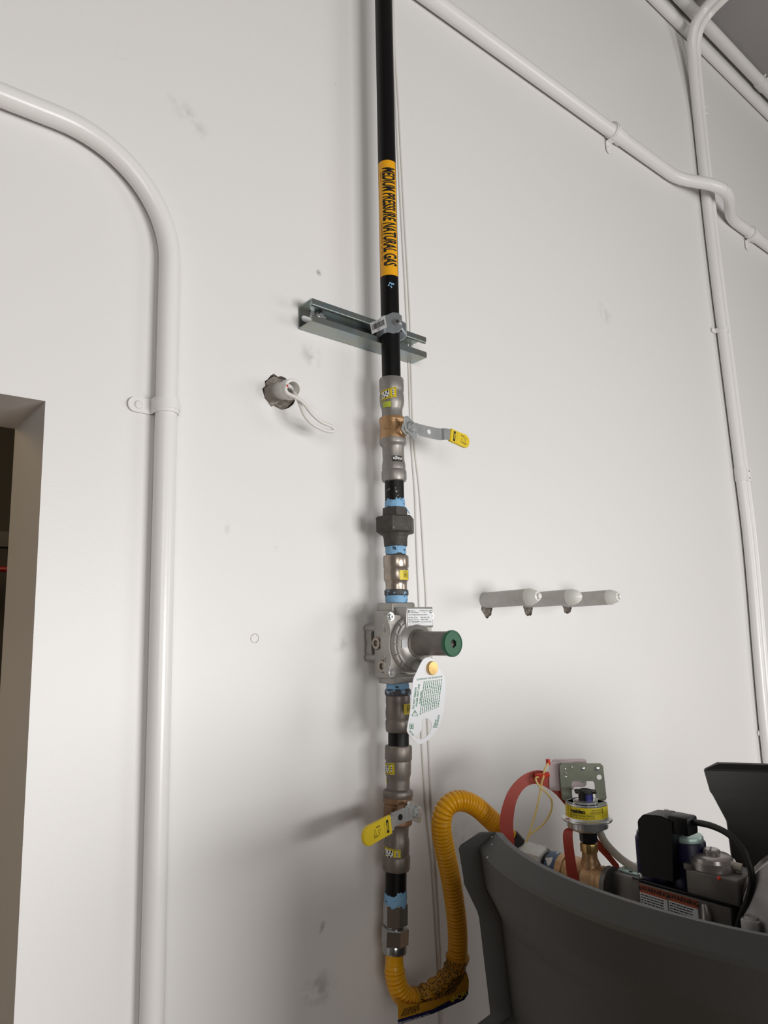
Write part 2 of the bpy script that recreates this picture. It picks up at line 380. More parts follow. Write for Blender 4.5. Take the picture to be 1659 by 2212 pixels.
# things in the dim room, seen past the jamb
bm = B(); tube(bm, [(-3.2, 2.2, 3.35), (-0.4, 2.2, 3.35)], .05); tag(obj('overhead_pipe', bm, dark_beam), 'dark pipe high under the ceiling of the dim room through the doorway', 'pipe')
bm = B(); tube(bm, [(-3.6, 3.0, 1.9), (-0.6, 3.0, 3.9-.1)], .045); tag(obj('diagonal_brace', bm, dark_beam), 'sloping dark steel brace in the dim room seen through the doorway', 'brace')
bm = B(); box(bm, (-1.8, 4.2, 2.36), (4.4, .12, .10)); tag(obj('wall_rail', bm, dark_beam), 'dark horizontal rail across the dim room, above the red pipe', 'rail')
bm = B(); tube(bm, [(-4.0, 4.1, 2.16), (0.4, 4.1, 2.16)], .018); tag(obj('sprinkler_pipe', bm, red_pipe_paint), 'thin red pipe running across the dim room beyond the doorway', 'pipe')
bm = B(); tube(bm, spline([(-1.35, 2.6, 1.75), (-1.18, 2.6, 1.86), (-1.08, 2.6, 2.06), (-1.05, 2.6, 2.4)], 8), .03); tag(obj('bent_pipe', bm, ochre_paint), 'bent ochre pipe in the dim room just past the door jamb', 'pipe')
bm = B(); box(bm, (-1.5, 2.3, .87), (1.6, .35, 1.74), bev=.01); tag(obj('storage_cabinet', bm, pale_panel), 'pale boxy cabinet in the dim room at the foot of the doorway view', 'cabinet')

# ------------------------------------------------------------------ painted conduits on the wall
def strap(p, along, r, side, label, group, screw=True, wid=.022, tail=.034):
    """one-hole strap: a band round the conduit and an ear screwed to the wall; side = direction of the ear in the wall plane"""
    p = Vector(p); along = Vector(along).normalized(); side = Vector(side).normalized(); n = Vector((0, -1, 0))
    t = thing('conduit_strap', (p.x, 0, p.z), label, 'pipe strap', group)
    path = []; rr = r + .0016
    path.append(p + side*(-rr) + n*(-(-p.y) + .002))
    for i in range(15):
        a = PI - PI*i/14; path.append(p + side*(math.cos(a)*rr) + n*(math.sin(a)*rr))
    path.append(Vector((0, 0, 0)) + p + side*(rr+.0005) + n*(p.y + .004))
    bm = B(); ribbon(bm, path, [along*wid]*len(path), .0022)
    # embossed rib
    path2 = [p + side*(math.cos(a)*(rr+.001)) + n*(math.sin(a)*(rr+.001)) for a in [PI-PI*i/14 for i in range(15)]]
    ribbon(bm, path2, [along*wid*.55]*len(path2), .0032); obj('band', bm, white_paint, t, 50)
    bm = B(); c = p + side*rr; c.y = -.0025; L = []
    for sgn, a0 in ((1, PI/2),):
        L = [c + along*(-wid/2), c + side*(tail-wid/2) + along*(-wid/2)]
        for i in range(9):
            a = -PI/2 + PI*i/8; L.append(c + side*(tail-wid/2 + math.cos(a)*wid/2) + along*math.sin(a)*wid/2)
        L += [c + side*(tail-wid/2) + along*(wid/2), c + along*(wid/2)]
    prism(bm, L, (0, -.0022, 0)); obj('ear', bm, white_paint, t, 30)
    bm = B(); q = c + side*(tail*.55); lathe(bm, [(.0062, 0), (.0062, .0012), (.005, .0026), (.002, .003)], q + n*.002, n, 20)
    obj('screw', bm, white_paint, t)
    bm.free() if False else None
    return t
CG = 'white painted conduits on the wall'
RL = .0157
path = fillet([(-.3985, -.0175, 0.0), (-.4005, -.0175, 1.25), (-.4005, -.0175, 2.462), (-1.4, -.0175, 2.452)], .165, 18)
bm = B(); tube(bm, path, RL, 28); tag(obj('conduit', bm, white_paint), 'white conduit rising left of the black gas pipe and bending over to the left edge', 'conduit')
p = at(360, 879, -.0175); strap((-.4005, -.0175, p.z), (0, 0, 1), RL, (-1, 0, 0), 'white strap holding the bent left conduit, its ear and screw on the left', 'conduit straps')
# wire bits of old paint next to the strap
# long horizontal conduit with an offset over the vertical pair
RH = .0185; ZH = 3.104
path = fillet([(-1.6, -.0205, ZH-.004), (.9, -.0205, ZH), (1.235, -.0205, ZH+.003), (1.375, -.083, ZH+.003), (1.455, -.083, ZH+.003), (1.60, -.0205, ZH+.003), (2.9, -.0205, ZH)], .24, 14)
bm = B(); tube(bm, path, RH, 28); h_con = obj('conduit', bm, white_paint); tag(h_con, 'long white conduit behind the top of the black pipe, jogging over the upright pair', 'conduit')
p = at(1318, 277, -.0205); bm = B(); lathe(bm, [(RH+.0004, 0), (RH+.003, .001), (RH+.003, .055), (RH+.0004, .056)], (p.x, -.0205, ZH+.001), (1, 0, 0), 28); obj('coupling', bm, white_paint, h_con)
strap((p.x+.012, -.0205, ZH+.001), (1, 0, 0), RH+.003, (0, 0, -1), 'white strap on the long sloping-looking conduit, left of the upright pair', 'conduit straps')
p = at(1618, 500, -.0205); bm = B(); lathe(bm, [(RH+.0004, 0), (RH+.003, .001), (RH+.003, .055), (RH+.0004, .056)], (p.x, -.0205, ZH+.002), (1, 0, 0), 28); obj('coupling', bm, white_paint, h_con)
strap((p.x+.012, -.0205, ZH+.001), (1, 0, 0), RH+.003, (0, 0, -1), 'white strap at the right edge where the jogged conduit returns to the wall', 'conduit straps')
# upright pair, bending over towards the ceiling
def upright(dx, r, label):
    K = [(1700, 1960, -.018), (1655, 1600, -.018), (1620, 1200, -.018), (1597.5, 1010, -.018), (1545.5, 600, -.018), (1521.5, 390, -.018), (1506, 240, -.020), (1496, 130, -.036), (1495, 84, -.051), (1502, 50, -.072), (1523, 17, -.104), (1548, -9, -.145), (1585, -40, -.20)]
    P = [at(*k) + Vector((dx, 0, 0)) for k in K]; q = P[0].copy(); q.z = 0.0; P = [q] + P + [P[-1] + Vector((0, -.25, 0)), P[-1] + Vector((0, -1.6, 0))]
    bm = B(); tube(bm, resample(spline(P, 10), .02), r, 24); return tag(obj('conduit', bm, white_paint), label, 'conduit')
u1 = upright(0, .0155, 'upright white conduit at far right, the left and fatter one of the pair')
u2 = upright(.034, .0135, 'thinner upright white conduit behind and right of the fatter one at far right')
for (px, py, lab, tl) in ((1560, 715, 'white strap on the upright pair, level with the strut channel', .024), (1661, 1582, 'white strap low on the upright pair, above the black shroud end', .024)):
    q = at(px, py, -.018); strap((q.x, -.018, q.z), (0, 0, 1), .0155, (-1, 0, 0), lab, 'conduit straps', tail=tl, wid=.016)
q = at(1600, 1025, -.018); bm = B(); lathe(bm, [(.0158, 0), (.0185, .001), (.0185, .043), (.0158, .044)], (q.x, -.018, q.z-.022), (0, 0, 1), 24); cp = obj('coupling', bm, white_paint, u1)
bm = B(); lathe(bm, [(.0138, 0), (.0165, .001), (.0165, .043), (.0138, .044)], (q.x+.034, -.018, q.z-.022), (0, 0, 1), 24)
for dz in (.011, -.011): lathe(bm, [(.0032, 0), (.0032, .004)], (q.x+.034-.006, -.034, q.z+dz), (-.3, -1, 0), 10)
obj('coupling', bm, white_paint, u2)
q = at(1504, 226, -.021) + Vector((.034, 0, 0)); bm = B()
for dz in (.013, -.011): lathe(bm, [(.0030, 0), (.0030, .019), (.0022, .020)], (q.x+.006, q.y-.003, q.z+dz), (1, -.35, 0), 12)
obj('set_screws', bm, white_paint, u2)
# two conduits in the corner under the ceiling
bm = B(); tube(bm, [(-1.5, -.018, 3.737), (3.8, -.018, 3.733)], .0165, 24); tag(obj('conduit', bm, white_paint), 'white conduit high on the wall just below the ceiling-corner conduit, top right', 'conduit')
bm = B(); tube(bm, [(-1.5, -.032, 3.822), (3.8, -.032, 3.824)], .0205, 24); c2 = tag(obj('conduit', bm, white_paint), 'topmost white conduit tucked into the corner of wall and ceiling', 'conduit')
q = at(1640, 178, -.032); bm = B(); lathe(bm, [(.021, 0), (.0235, .001), (.0235, .05), (.021, .051)], (q.x, -.032, 3.823), (1, 0, 0), 24)
for dx in (.013, .038): lathe(bm, [(.0035, 0), (.0035, .012)], (q.x+dx, -.045, 3.838), (0, -.8, .6), 10)
obj('coupling', bm, white_paint, c2)

# ------------------------------------------------------------------ white signal cables down the wall
A = [(850, -30), (853, 100), (861, 230), (866, 330), (874, 480), (881, 600), (886, 700), (889, 830), (894, 950), (905, 1050), (911, 1130), (916, 1220), (921, 1310), (921, 1480), (925, 1590), (932, 1740), (941, 1860), (948, 1980), (952, 2080), (956, 2230)]
P = [at(x, y, -.0012) for x, y in A]; q = P[-1].copy(); q.z = 0.1; bm = B(); tube(bm, resample(spline(P+[q], 8), .012), .0023, 12)
tag(obj('signal_cable', bm, cable_white), 'thin white cable hanging along the right of the black gas pipe, right one of two', 'cable')
A = [(849, -30), (850, 100), (855, 230), (860, 340), (868, 490), (874, 600), (879, 700), (884, 830), (888, 950), (896, 1060), (899, 1150), (902, 1230), (906, 1320), (909, 1480), (911, 1600), (922, 1760), (934, 1870), (942, 1990), (948, 2090), (953, 2230)]
P = [at(x, y, -.0012) for x, y in A]; q = P[-1].copy(); q.z = 0.1; bm = B(); tube(bm, resample(spline(P+[q], 8), .012), .0023, 12)
tag(obj('signal_cable', bm, cable_white), 'thin white cable right of the black gas pipe, left one of two', 'cable')

# ------------------------------------------------------------------ stubs through the wall
SG = 'capped white pipe stubs in a row'
for i, (b, tipx, lab) in enumerate(zip(stub_base, (1168, 1257, 1342), ('leftmost of three capped white pipe stubs sticking out of broken wall holes', 'middle one of the three capped white pipe stubs on the wall', 'rightmost of three capped white pipe stubs sticking out of the wall'))):
    r = .0158; L = -atx(tipx, 1293, b.x).y; t = thing('capped_pipe_stub', (b.x, 0, b.z), lab, 'pipe stub', SG)
    d = Vector((0, -1, .018)).normalized(); o = Vector((b.x, .10, b.z)) - d*0 + Vector((0, 0, -.0018)); L += .10
    bm = B(); lathe(bm, [(r, 0), (r, L-.026)], o, d, 32); obj('pipe', bm, pvc_grey, t)
    cp = [(r+.0003, L-.030), (r+.0004, L-.024), (r*.80, L-.013), (r*.56, L-.006), (r*.36, L-.0045), (r*.33, L-.001), (r*.12, L)] if i != 1 else [(r+.0003, L-.030), (r+.0002, L-.022), (r*.86, L-.012), (r*.62, L-.006), (r*.3, L-.002), (r*.08, L)]
    bm = B(); lathe(bm, cp, o, d, 32); obj('end_cap', bm, pvc_cap, t)
# the open sleeve with the looped wire
c = at(604, 846); tip = atx(634, 840, c.x); d = (tip - Vector((c.x, 0, c.z))).normalized(); r = .0148
t = thing('pipe_sleeve', (c.x, 0, c.z), 'open white pipe sleeve in a ragged hole with a looped wire in its mouth', 'pipe sleeve')
L = (tip - Vector((c.x, 0, c.z))).length; o = Vector((c.x, 0, c.z)) - d*.09; L += .09
bm = B(); lathe(bm, [(r-.0035, 0), (r, 0), (r, L-.018), (r+.0022, L-.016), (r+.0022, L-.001), (r+.0012, L), (r-.0028, L), (r-.0035, L-.003), (r-.0035, 0.001)], o, d, 36, caps=False); obj('sleeve', bm, pvc, t)
e = o + d*L
def sp(px, py, dy): return at(px, py, e.y + dy)
K = [sp(631, 845, .07), sp(631, 842, .02), sp(628, 836, -.004), sp(622, 833, -.012), sp(617.5, 836, -.013), sp(617, 843, -.012), sp(622, 850, -.012), sp(640, 859, -.016), sp(655, 870, -.018), sp(675, 895, -.02), sp(695, 912, -.02), sp(716, 921, -.02), sp(722.5, 929, -.02), sp(716, 932, -.02), sp(700, 929, -.018), sp(675, 916, -.016), sp(658, 897, -.014), sp(648, 873, -.010), sp(640, 855, -.003), sp(634, 847, .01), sp(633, 845, .07)]
bm = B(); tube(bm, resample(spline(K, 12), .003), .0030, 14); w = tag(obj('looped_wire', bm, cable_white), 'white wire loop hanging out of the open sleeve, with a red mark', 'wire')
bm = B(); q = sp(620, 834, -.0154); lathe(bm, [(.0016, 0), (.0024, .0004), (.0018, .0008)], q, (-.6, -.78, .2), 10); obj('red_mark', bm, red_bright, w)
# flap of torn paint below the sleeve hole, and a pencil ring on the wall
bm = B(); K = [at(580, 873, -.001), at(591, 872, -.002), at(607, 879, -.003), at(614, 871, -.0015)]; tube(bm, K, .0006, 6); tag(obj('paint_crack', bm, drywall_core), 'jagged crack in the paint under the open sleeve hole', 'crack')
q = at(550, 1379); bm = B(); tube(bm, [(q.x + math.cos(2*PI*i/28)*.0068, -.0003, q.z + math.sin(2*PI*i/28)*.0068) for i in range(29)], .00035, 5); tag(obj('pencil_ring', bm, drywall_core), 'small pencilled circle alone on the white wall left of the pipe', 'mark')

# ------------------------------------------------------------------ the gas line
YP = -.058
XC = [(0, 828.6), (824, 845.6), (930, 848), (1050, 852), (1150, 854), (1230, 856), (1390, 857), (1520, 860), (1590, 861), (1650, 861), (1700, 860), (1750, 859), (1810, 857), (1900, 855), (2020, 854), (2060, 852), (2120, 852)]
def xc(py):
    if py < 0: return 828.4 + py*.021
    for (a, xa), (b, xb) in zip(XC, XC[1:]):
        if a <= py <= b: return xa + (xb-xa)*(py-a)/(b-a)
    return XC[-1][1]
def pp(py): return at(xc(py), py, YP)
def pr(py, w): return w/2/ppm(pp(py))
def vert(bm, rows, seg=44, d=None):
    """rows (py, px width) top to bottom -> turned body standing on the line of the pipe"""
    b, a = pp(rows[-1][0]), pp(rows[0][0]); d = (a-b).normalized()
    prof = [(pr(y, w), (pp(y)-b).dot(d)) for y, w in rows][::-1]
    lathe(bm, prof, b, d, seg)
def ragged_band(bm, y0, y1, w, amp=3.0, seg=60, seed=1):
    """smear of sealant with uneven edges, standing proud of the pipe"""
    R = random.Random(seed); b, a = pp(y1), pp(y0); d = (a-b).normalized(); u, v, n = basis(d); rows = []
    js = [[R.uniform(-1, 1) for _ in range(seg)] for _ in range(6)]
    for j in range(6):
        row = []
        for i in range(seg):
            k = j/5; y = y0 + (y1-y0)*k
            if j in (0, 5): y += (js[j][i]*.6 + js[j][(i//5)*5 % seg])*amp*(1 if j == 0 else .5)
            q = pp(y); r = pr(y, w) + (0 if j in (0, 5) else .0006 + .0005*js[j][i]); ang = 2*PI*i/seg
            row.append(bm.verts.new(b + d*((q-b).dot(d)) + (u*math.cos(ang) + v*math.sin(ang))*r))
        rows.append(row)
    for p, q in zip(rows, rows[1:]):
        for i in range(seg): bm.faces.new((p[i], p[(i+1) % seg], q[(i+1) % seg], q[i]))
def axis_at(py): q = pp(py); return (q.x, q.y)

# upper black pipe with its marker label
top = pp(-420); bm = B(); ax_ = pp(-420)-pp(824); lathe(bm, [(.0169, 0), (.0169, ax_.length*(3.795-pp(824).z)/ax_.z)], pp(824), ax_, 48)
gp = tag(obj('gas_pipe', bm, black_steel), 'long black gas pipe running up from the upper ball valve, with a yellow marker label', 'pipe')
rl = pr(480, 38.6) + .0004; zt, zb = pp(358).z, pp(603).z
PA, PB = pp(824), pp(-420)
def lab_pt(a, z, dr=0.0):
    q = PA + (PB-PA)*((z-PA.z)/(PB.z-PA.z)); return cyl_pt((q.x, q.y), a, .0169 + .0005 + dr, z)
A0, A1 = math.radians(-110), math.radians(24)
bm = B(); patch(bm, lambda a, z: lab_pt(a, z), A0, A1, zb, zt, 40, 24); lb = obj('pipe_marker_label', bm, yellow_label, gp, label='yellow marker label with black lettering')
bm = B(); rc = pr(480, 38.6)
ac = math.radians(-30)
put_text(bm, 'MEDIUM PRESSURE NATURAL GAS', .03, lambda x, y: lab_pt(ac + y/.0174, (zt+zb)/2 - x + .001, .0004), off=.0010, cut=.0022, fit=((zt-zb)*.855, .0265))
put_text(bm, 'WWW.BRADYID.COM   CAT. NO. 7190-4', .0042, lambda x, y: lab_pt(math.radians(-83) + y/rc, (zt+zb)/2 - .048 - x, .0004), sx=1.0, cut=.002)
put_text(bm, 'MADE IN U.S.A.', .0036, lambda x, y: lab_pt(math.radians(-85) + y/rc, zt - .032 - x, .0004), sx=.8, cut=.002)
obj('lettering', bm, ink, lb)
bm = B()
R = random.Random(5); q = pp(625); c0 = cyl_pt((q.x, q.y), math.radians(-30), pr(625, 39)+.0002, q.z)
for i in range(9):
    a = math.radians(-30 + R.uniform(-16, 16)); z = q.z + R.uniform(-.005, .005); rr = R.uniform(.0014, .0030)
    n = cyl_pt((0, 0), a, 1, 0); lathe(bm, [(rr, 0), (rr*.5, .0005)], cyl_pt((q.x, q.y), a, pr(625, 39)-.0001, z), n, 9)
obj('sealant_smear', bm, sealant, gp, label='blue smear of thread sealant')

# strut channel on the wall (C-section, lips to the room), its bolts and the pipe clamp
XS0, XS1 = -.1602, .1035; ZS = at(644, 687).z; HS, DS, TS, LP = .0415, .0425, .0024, .0095
def strut_z(x): return ZS - .0065*(x-XS0)/(XS1-XS0)*1.0
def c_loop():
    h, dd, t, l = HS/2, DS, TS, LP; k = .0068
    O = [(0, -h), (0, h), (-dd, h), (-dd, h-l), (-dd+k, h-l), (-dd+k, h-l+t*.9), (-dd+t, h-l+t*.9), (-dd+t, h-t), (-t, h-t), (-t, -h+t), (-dd+t, -h+t), (-dd+t, -h+l-t*.9), (-dd+k, -h+l-t*.9), (-dd+k, -h+l), (-dd, -h+l), (-dd, -h)]
    return O
bm = B(); lo = [bm.verts.new((XS0, y - .0008, ZS + z)) for y, z in c_loop()]; hi = [bm.verts.new((XS1, y - .0008, ZS - .005 + z)) for y, z in c_loop()]; n = len(lo)
bm.faces.new(lo); bm.faces.new(hi[::-1])
for i in range(n): bm.faces.new((lo[i], hi[i], hi[(i+1) % n], lo[(i+1) % n]))
es = [e for e in bm.edges if abs((e.verts[0].co - e.verts[1].co).x) > .1]
bmesh.ops.bevel(bm, geom=es, offset=.0008, segments=2, affect='EDGES')
for s_ in (1, -1): tube(bm, [(XS0, -DS+.0030, ZS + s_*(HS/2-LP)), (XS1, -DS+.0030, ZS - .005 + s_*(HS/2-LP))], .0034, 14)
st = thing('strut_channel', (XS0, 0, ZS), 'short zinc strut channel fixed level across the wall behind the black pipe', 'strut channel')
obj('channel', bm, strut_zinc, st, 30)
bm = B(); q = at(686, 684, -.0035); lathe(bm, [(.0165, 0), (.0165, .0018), (.0158, .002)], q, (0, -1, 0), 32); hexnut(bm, q + Vector((0, -.002, 0)), (0, -1, 0), .0082, .007, .3); lathe(bm, [(.004, 0), (.004, .013), (.0035, .0138)], q, (0, -1, 0), 16)
obj('bolt_and_washer', bm, zinc, st)
bm = B(); L = []
for s, cx0 in ((1, .0075), (-1, -.0075)):
    for i in range(9):
        a = -PI/2 + PI*i/8; L.append((XS0 + .016 + s*(.006 + math.cos(a)*.0055), -.0036, ZS + s*math.sin(a)*.0055))
prism(bm, L, (0, -.0005, 0)); obj('slot', bm, white_label, st, label='slot in the channel back showing the white wall')
# clamp: two halves gripping the pipe, ears bolted in front
pc = pp(708); rp = pr(708, 40) + .0004; cz = pc.z; wz = .036
cl = thing('pipe_clamp', (pc.x, pc.y, cz), 'bright two-piece strut clamp gripping the black pipe, with a barcode sticker', 'pipe clamp')
def clamp_half(s, name, m):
    P = []; a_end = math.radians(8)
    a0 = math.radians(-165) if s < 0 else math.radians(165)
    ea = math.radians(36)                             # direction in which the two ears stick out
    e_dir = Vector((math.sin(ea), -math.cos(ea), 0)); e_n = Vector((math.cos(ea), math.sin(ea), 0))
    base = Vector((pc.x, pc.y, cz))
    start = ea + math.radians(190)*s; stop = ea + math.radians(90)*s
    hook = base + Vector((s*.013, .024, 0))
    P.append(hook)
    for i in range(17):
        a = start + (stop-start)*i/16; P.append(cyl_pt((pc.x, pc.y), a, rp+.0012, cz))
    P.append(base + e_dir*.009 + e_n*s*(rp+.0012)); P.append(base + e_dir*.019 + e_n*s*(rp+.0010)); P.append(base + e_dir*.026 + e_n*s*(rp+.0008))
    zz = [wz*.92]*(len(P)-3) + [wz*1.1, wz*1.0, wz*.62]
    bm = B(); ribbon(bm, P, [Vector((0, 0, k)) for k in zz], .0021); return obj(name, bm, m, cl, 40), e_dir, e_n, base
h1, ed, en, base = clamp_half(-1, 'clamp_half', clamp_zinc); clamp_half(1, 'clamp_half', clamp_zinc)
bm = B(); eb = base + ed*.0185; o = eb - en*(rp+.0022)
lathe(bm, [(.0066, 0), (.0070, -.0006), (.0070, -.0014), (.0060, -.0015), (.0055, -.0042), (.0030, -.0046)], o, en, 22); hexnut(bm, eb + en*(rp+.0022), en, .0066, .005); lathe(bm, [(.0029, 0), (.0029, 2*rp+.012)], o, en, 14); obj('clamp_bolt', bm, bright_steel, cl)
bm = B(); o2 = o - en*.0047; M3 = Matrix((en, ed, Vector((0, 0, 1)))).transposed(); box(bm, o2, (.0006, .0070, .0014), M3); box(bm, o2, (.0006, .0014, .0070), M3); obj('bolt_slot', bm, dark_steel, cl)
# barcode sticker on the left half
sa0, sa1 = math.radians(-100), math.radians(-62)
def stick(a, z, dr=0): return cyl_pt((pc.x, pc.y), a, rp + .0026 + dr, z + (a - sa0)*.004)
tk = cyl_pt((0, 0), math.radians(-72), 1, 0); tn = Vector((tk.y, -tk.x, 0)).normalized()
sc = at(817, 703, -.080); ex = (Vector((-tk.y, tk.x, 0))).normalized(); ez = Vector((0, 0, 1))
fs = plane_fn(sc, ex, ez, math.radians(9)); nrm = tk
bm = B(); L = [fs(-.0155, -.010), fs(.0155, -.010), fs(.0155, .011), fs(-.0155, .011)]; prism(bm, L, -nrm*.0008); bs = obj('barcode_sticker', bm, white_label, cl, label='white barcode sticker')
bm = B(); R = random.Random(2); x = -.0125
while x < .0125:
    w = R.choice((.0005, .0009, .0014)); patch(bm, lambda a, b: fs(a, b) + nrm*.0003, x, min(x+w, .0128), -.0045, .0062, 1, 1); x += w + R.choice((.0006, .0009))
put_text(bm, 'KV', .005, lambda x, y: fs(x, y - .0075) + nrm*.0003); put_text(bm, '78210172044', .0026, lambda x, y: fs(x, y + .0085) + nrm*.0003)
obj('barcode', bm, ink, bs)

# press-end ball valves
def sticker_cyl(parent, py0, py1, w, a0, a1, m, name, label, tilt=0.0, art=None):
    z0, z1 = pp(py1).z, pp(py0).z; q = pp((py0+py1)/2); r = pr((py0+py1)/2, w) + .0006
    fn = lambda a, z, dr=0.0: cyl_pt((q.x, q.y), a, r + dr, z + tilt*(a-a0))
    bm = B(); patch(bm, fn, a0, a1, z0, z1, 14, 4); s = obj(name, bm, m, parent, label=label)
    if art:
        bm = B(); art(bm, lambda u, v: fn(a0 + (a1-a0)*u, z0 + (z1-z0)*v, .0004)); obj('pictogram', bm, ink, s)
        if art is pict:
            bm = B(); pict_white(bm, lambda u, v: fn(a0 + (a1-a0)*u, z0 + (z1-z0)*v, .0003)); obj('pictogram_ground', bm, white_ink, s)
    return s
def pr4(bm, fn, u0, v0, u1, v1): patch(bm, fn, u0, u1, v0, v1, 4, 3)
def pict(bm, fn):
    for u0, v0, u1, v1 in ((.03, .06, .97, .10), (.03, .9, .97, .94), (.03, .06, .05, .94), (.95, .06, .97, .94), (.62, .06, .64, .94), (.10, .2, .14, .7), (.22, .3, .27, .45), (.30, .52, .36, .8), (.33, .16, .42, .3), (.40, .4, .50, .52), (.47, .6, .54, .84), (.52, .2, .57, .36), (.74, .2, .76, .86), (.84, .2, .86, .86), (.74, .2, .86, .27), (.77, .42, .83, .50), (.77, .60, .83, .68)):
        pr4(bm, fn, u0, v0, u1, v1)
def pict_white(bm, fn):
    for u0, v0, u1, v1 in ((.08, .16, .19, .8), (.21, .2, .59, .82), (.765, .27, .835, .84)): pr4(bm, fn, u0, v0, u1, v1)

def lever(parent, o, sgn, tilt, flip, yaw=0.0, kl=1.0, Lg=.049, Wg=.0245):
    """stem, nut, wing plate and bent strap lever with a vinyl grip; o = stem centre at the valve body"""
    o = Vector(o); n = Vector((math.sin(yaw), -math.cos(yaw), 0)); ex = Vector((sgn*math.cos(tilt)*math.cos(yaw), sgn*math.cos(tilt)*math.sin(yaw), -math.sin(tilt))); ez = n.cross(ex)
    ez = -ez if ez.z < 0 else ez
    bm = B(); lathe(bm, [(.0105, 0), (.0105, .012), (.0085, .013), (.0085, .02)], o, n, 28); obj('stem_boss', bm, parent['bz'] if False else (bronze if sgn > 0 else bronze_dark), parent)
    bm = B(); hexnut(bm, o + n*.016, n, .0115, .008, .2); hexnut(bm, o + n*.0285, n, .0098, .008, .5); lathe(bm, [(.0058, .0), (.0058, .0275)], o + n*.012, n, 20); obj('stem_nut', bm, zinc, parent)
    bm = B(); lathe(bm, [(.0046, 0), (.0046, .002), (.004, .0024)], o + n*.0358, n, 18); obj('stem_end', bm, mat('copper_stem_end', (190, 110, 76), .3, metal=.9), parent, label='coppery stem end')
    # wing plate with two slotted ears
    y0 = o + n*.0265
    bm = B(); L = []
    e_a = math.atan2(.0138, -.008*sgn)
    for i in range(36):
        a = 2*PI*i/36; r = .0115 + .0085*abs(math.cos(a-e_a))**6; L.append(y0 + ex*math.cos(a)*r + ez*math.sin(a)*r)
    prism(bm, L, n*.003)
    for s in (1, -1):
        c = y0 + ez*s*.0138 - ex*(.008*s*sgn); lathe(bm, [(.0032, 0), (.0050, .0), (.0052, .0044), (.0032, .0044)], c - n*.001, n, 16)
    obj('stop_plate', bm, zinc, parent)
    # strap
    prof = [(a*kl, b) for a, b in [(.004, .0), (.016, .0), (.026, -.004), (.070, -.004), (.080, .004), (.098, .005)]]
    wv = [.018, .019, .021, .0215, .021, .020]
    P = [y0 + n*(.0026 + b) + ex*a for a, b in prof]; bm = B(); Q = spline(P, 6); ww = []
    for i in range(len(Q)):
        k = i/6; j = min(int(k), len(wv)-2); ww.append(ez*(wv[j] + (wv[j+1]-wv[j])*(k-j)))
    ribbon(bm, Q, ww, .0026); s1 = obj('lever', bm, zinc, parent)
    bm = B(); c = y0 + n*(.0026 - .004 + .0014) + ex*.045*kl; lathe(bm, [(.0045, 0), (.0045, .0006)], c, n, 20); obj('lever_hole', bm, white_label if sgn > 0 else dark_steel, s1); bm = B(); lathe(bm, [(.0024, 0), (.0024, .0006)], y0 + n*(.0026 + .0035 + .0016) + ex*.086*kl, n, 14); obj('lever_hole', bm, white_label if sgn > 0 else dark_steel, s1)
    # grip: rounded slab, bending outwards
    g0 = y0 + n*.0076 + ex*.089*kl; gd = (ex*.985 + n*.02 - ez*(.17 if sgn > 0 else .05)).normalized(); gw = (ez - gd*ez.dot(gd)).normalized(); gn = gd.cross(gw).normalized()
    if gn.dot(n) < 0: gn = -gn
    L = [g0 - gw*Wg/2, ]
    for i in range(15):
        a = -PI/2 + PI*i/14; L.append(g0 + gd*(Lg - Wg*.42 + math.cos(a)*Wg*.42) + gw*math.sin(a)*Wg/2)
    L.append(g0 + gw*Wg/2)
    bm = B(); prism(bm, [p - gn*.0028 for p in L], gn*.0056); bmesh.ops.bevel(bm, geom=[e for e in bm.edges], offset=.0011, segments=2, affect='EDGES'); gr = obj('grip', bm, yellow_grip, s1, 50, label='yellow vinyl grip')
    # print: black brand patch rotated across the lever, Open / Close marks
    fx = gd if not flip else -gd; fy = gw if not flip else -gw
    hand = 1.0 if gd.cross(gw).dot(gn) > 0 else -1.0
    f = lambda x, y, dr=.0001: g0 + gn*(.0028 + dr) + gd*x + gw*y*hand
    bm = B(); patch(bm, f, .0072, .0122, -.0094, .0094, 1, 1); pb = obj('brand_patch', bm, black_patch, gr)
    bm = B(); put_text(bm, 'viega', .0052, lambda x, y: f(.0096 - y, x, .0002), sx=1.1, off=.00008); obj('brand_lettering', bm, yellow_grip, pb)
    bm = B(); u = .0
    def tri(cx, cy, s, fl):
        pts = [(cx-s*.7*fl, cy+s*fl), (cx+s*.7*fl, cy+s*fl), (cx, cy-s*1.1*fl)]
        for a, b in zip(pts, pts[1:]+pts[:1]):
            dx, dy = b[0]-a[0], b[1]-a[1]; l = math.hypot(dx, dy); px_, py_ = -dy/l*.00025, dx/l*.00025
            bm.faces.new([bm.verts.new(f(*q)) for q in ((a[0]-px_, a[1]-py_), (b[0]-px_, b[1]-py_), (b[0]+px_, b[1]+py_), (a[0]+px_, a[1]+py_))])
    put_text(bm, 'Open', .0046, lambda x, y: f(.036 + x*(-1 if sgn < 0 else 1), .0055*sgn*-1 + y*(-1 if sgn < 0 else 1)) if True else None, sx=.9, off=.0001)
    put_text(bm, 'Close', .0044, lambda x, y: f(.030 + x*(-1 if sgn > 0 else 1), .0065*sgn + y*(-1 if sgn > 0 else 1)), sx=.9, off=.0001)
    tri(.0375, .001*sgn, .0038, 1); tri(.0285, -.002*sgn, .0038, -1)
    for a, b in zip([(.0162, -.0094), (.0162, .0094)], [(.0162, .0094), (.0162, -.0094)]): patch(bm, f, .0160, .0163, -.0094, .0094, 1, 1)
    obj('lever_marks', bm, ink, gr)

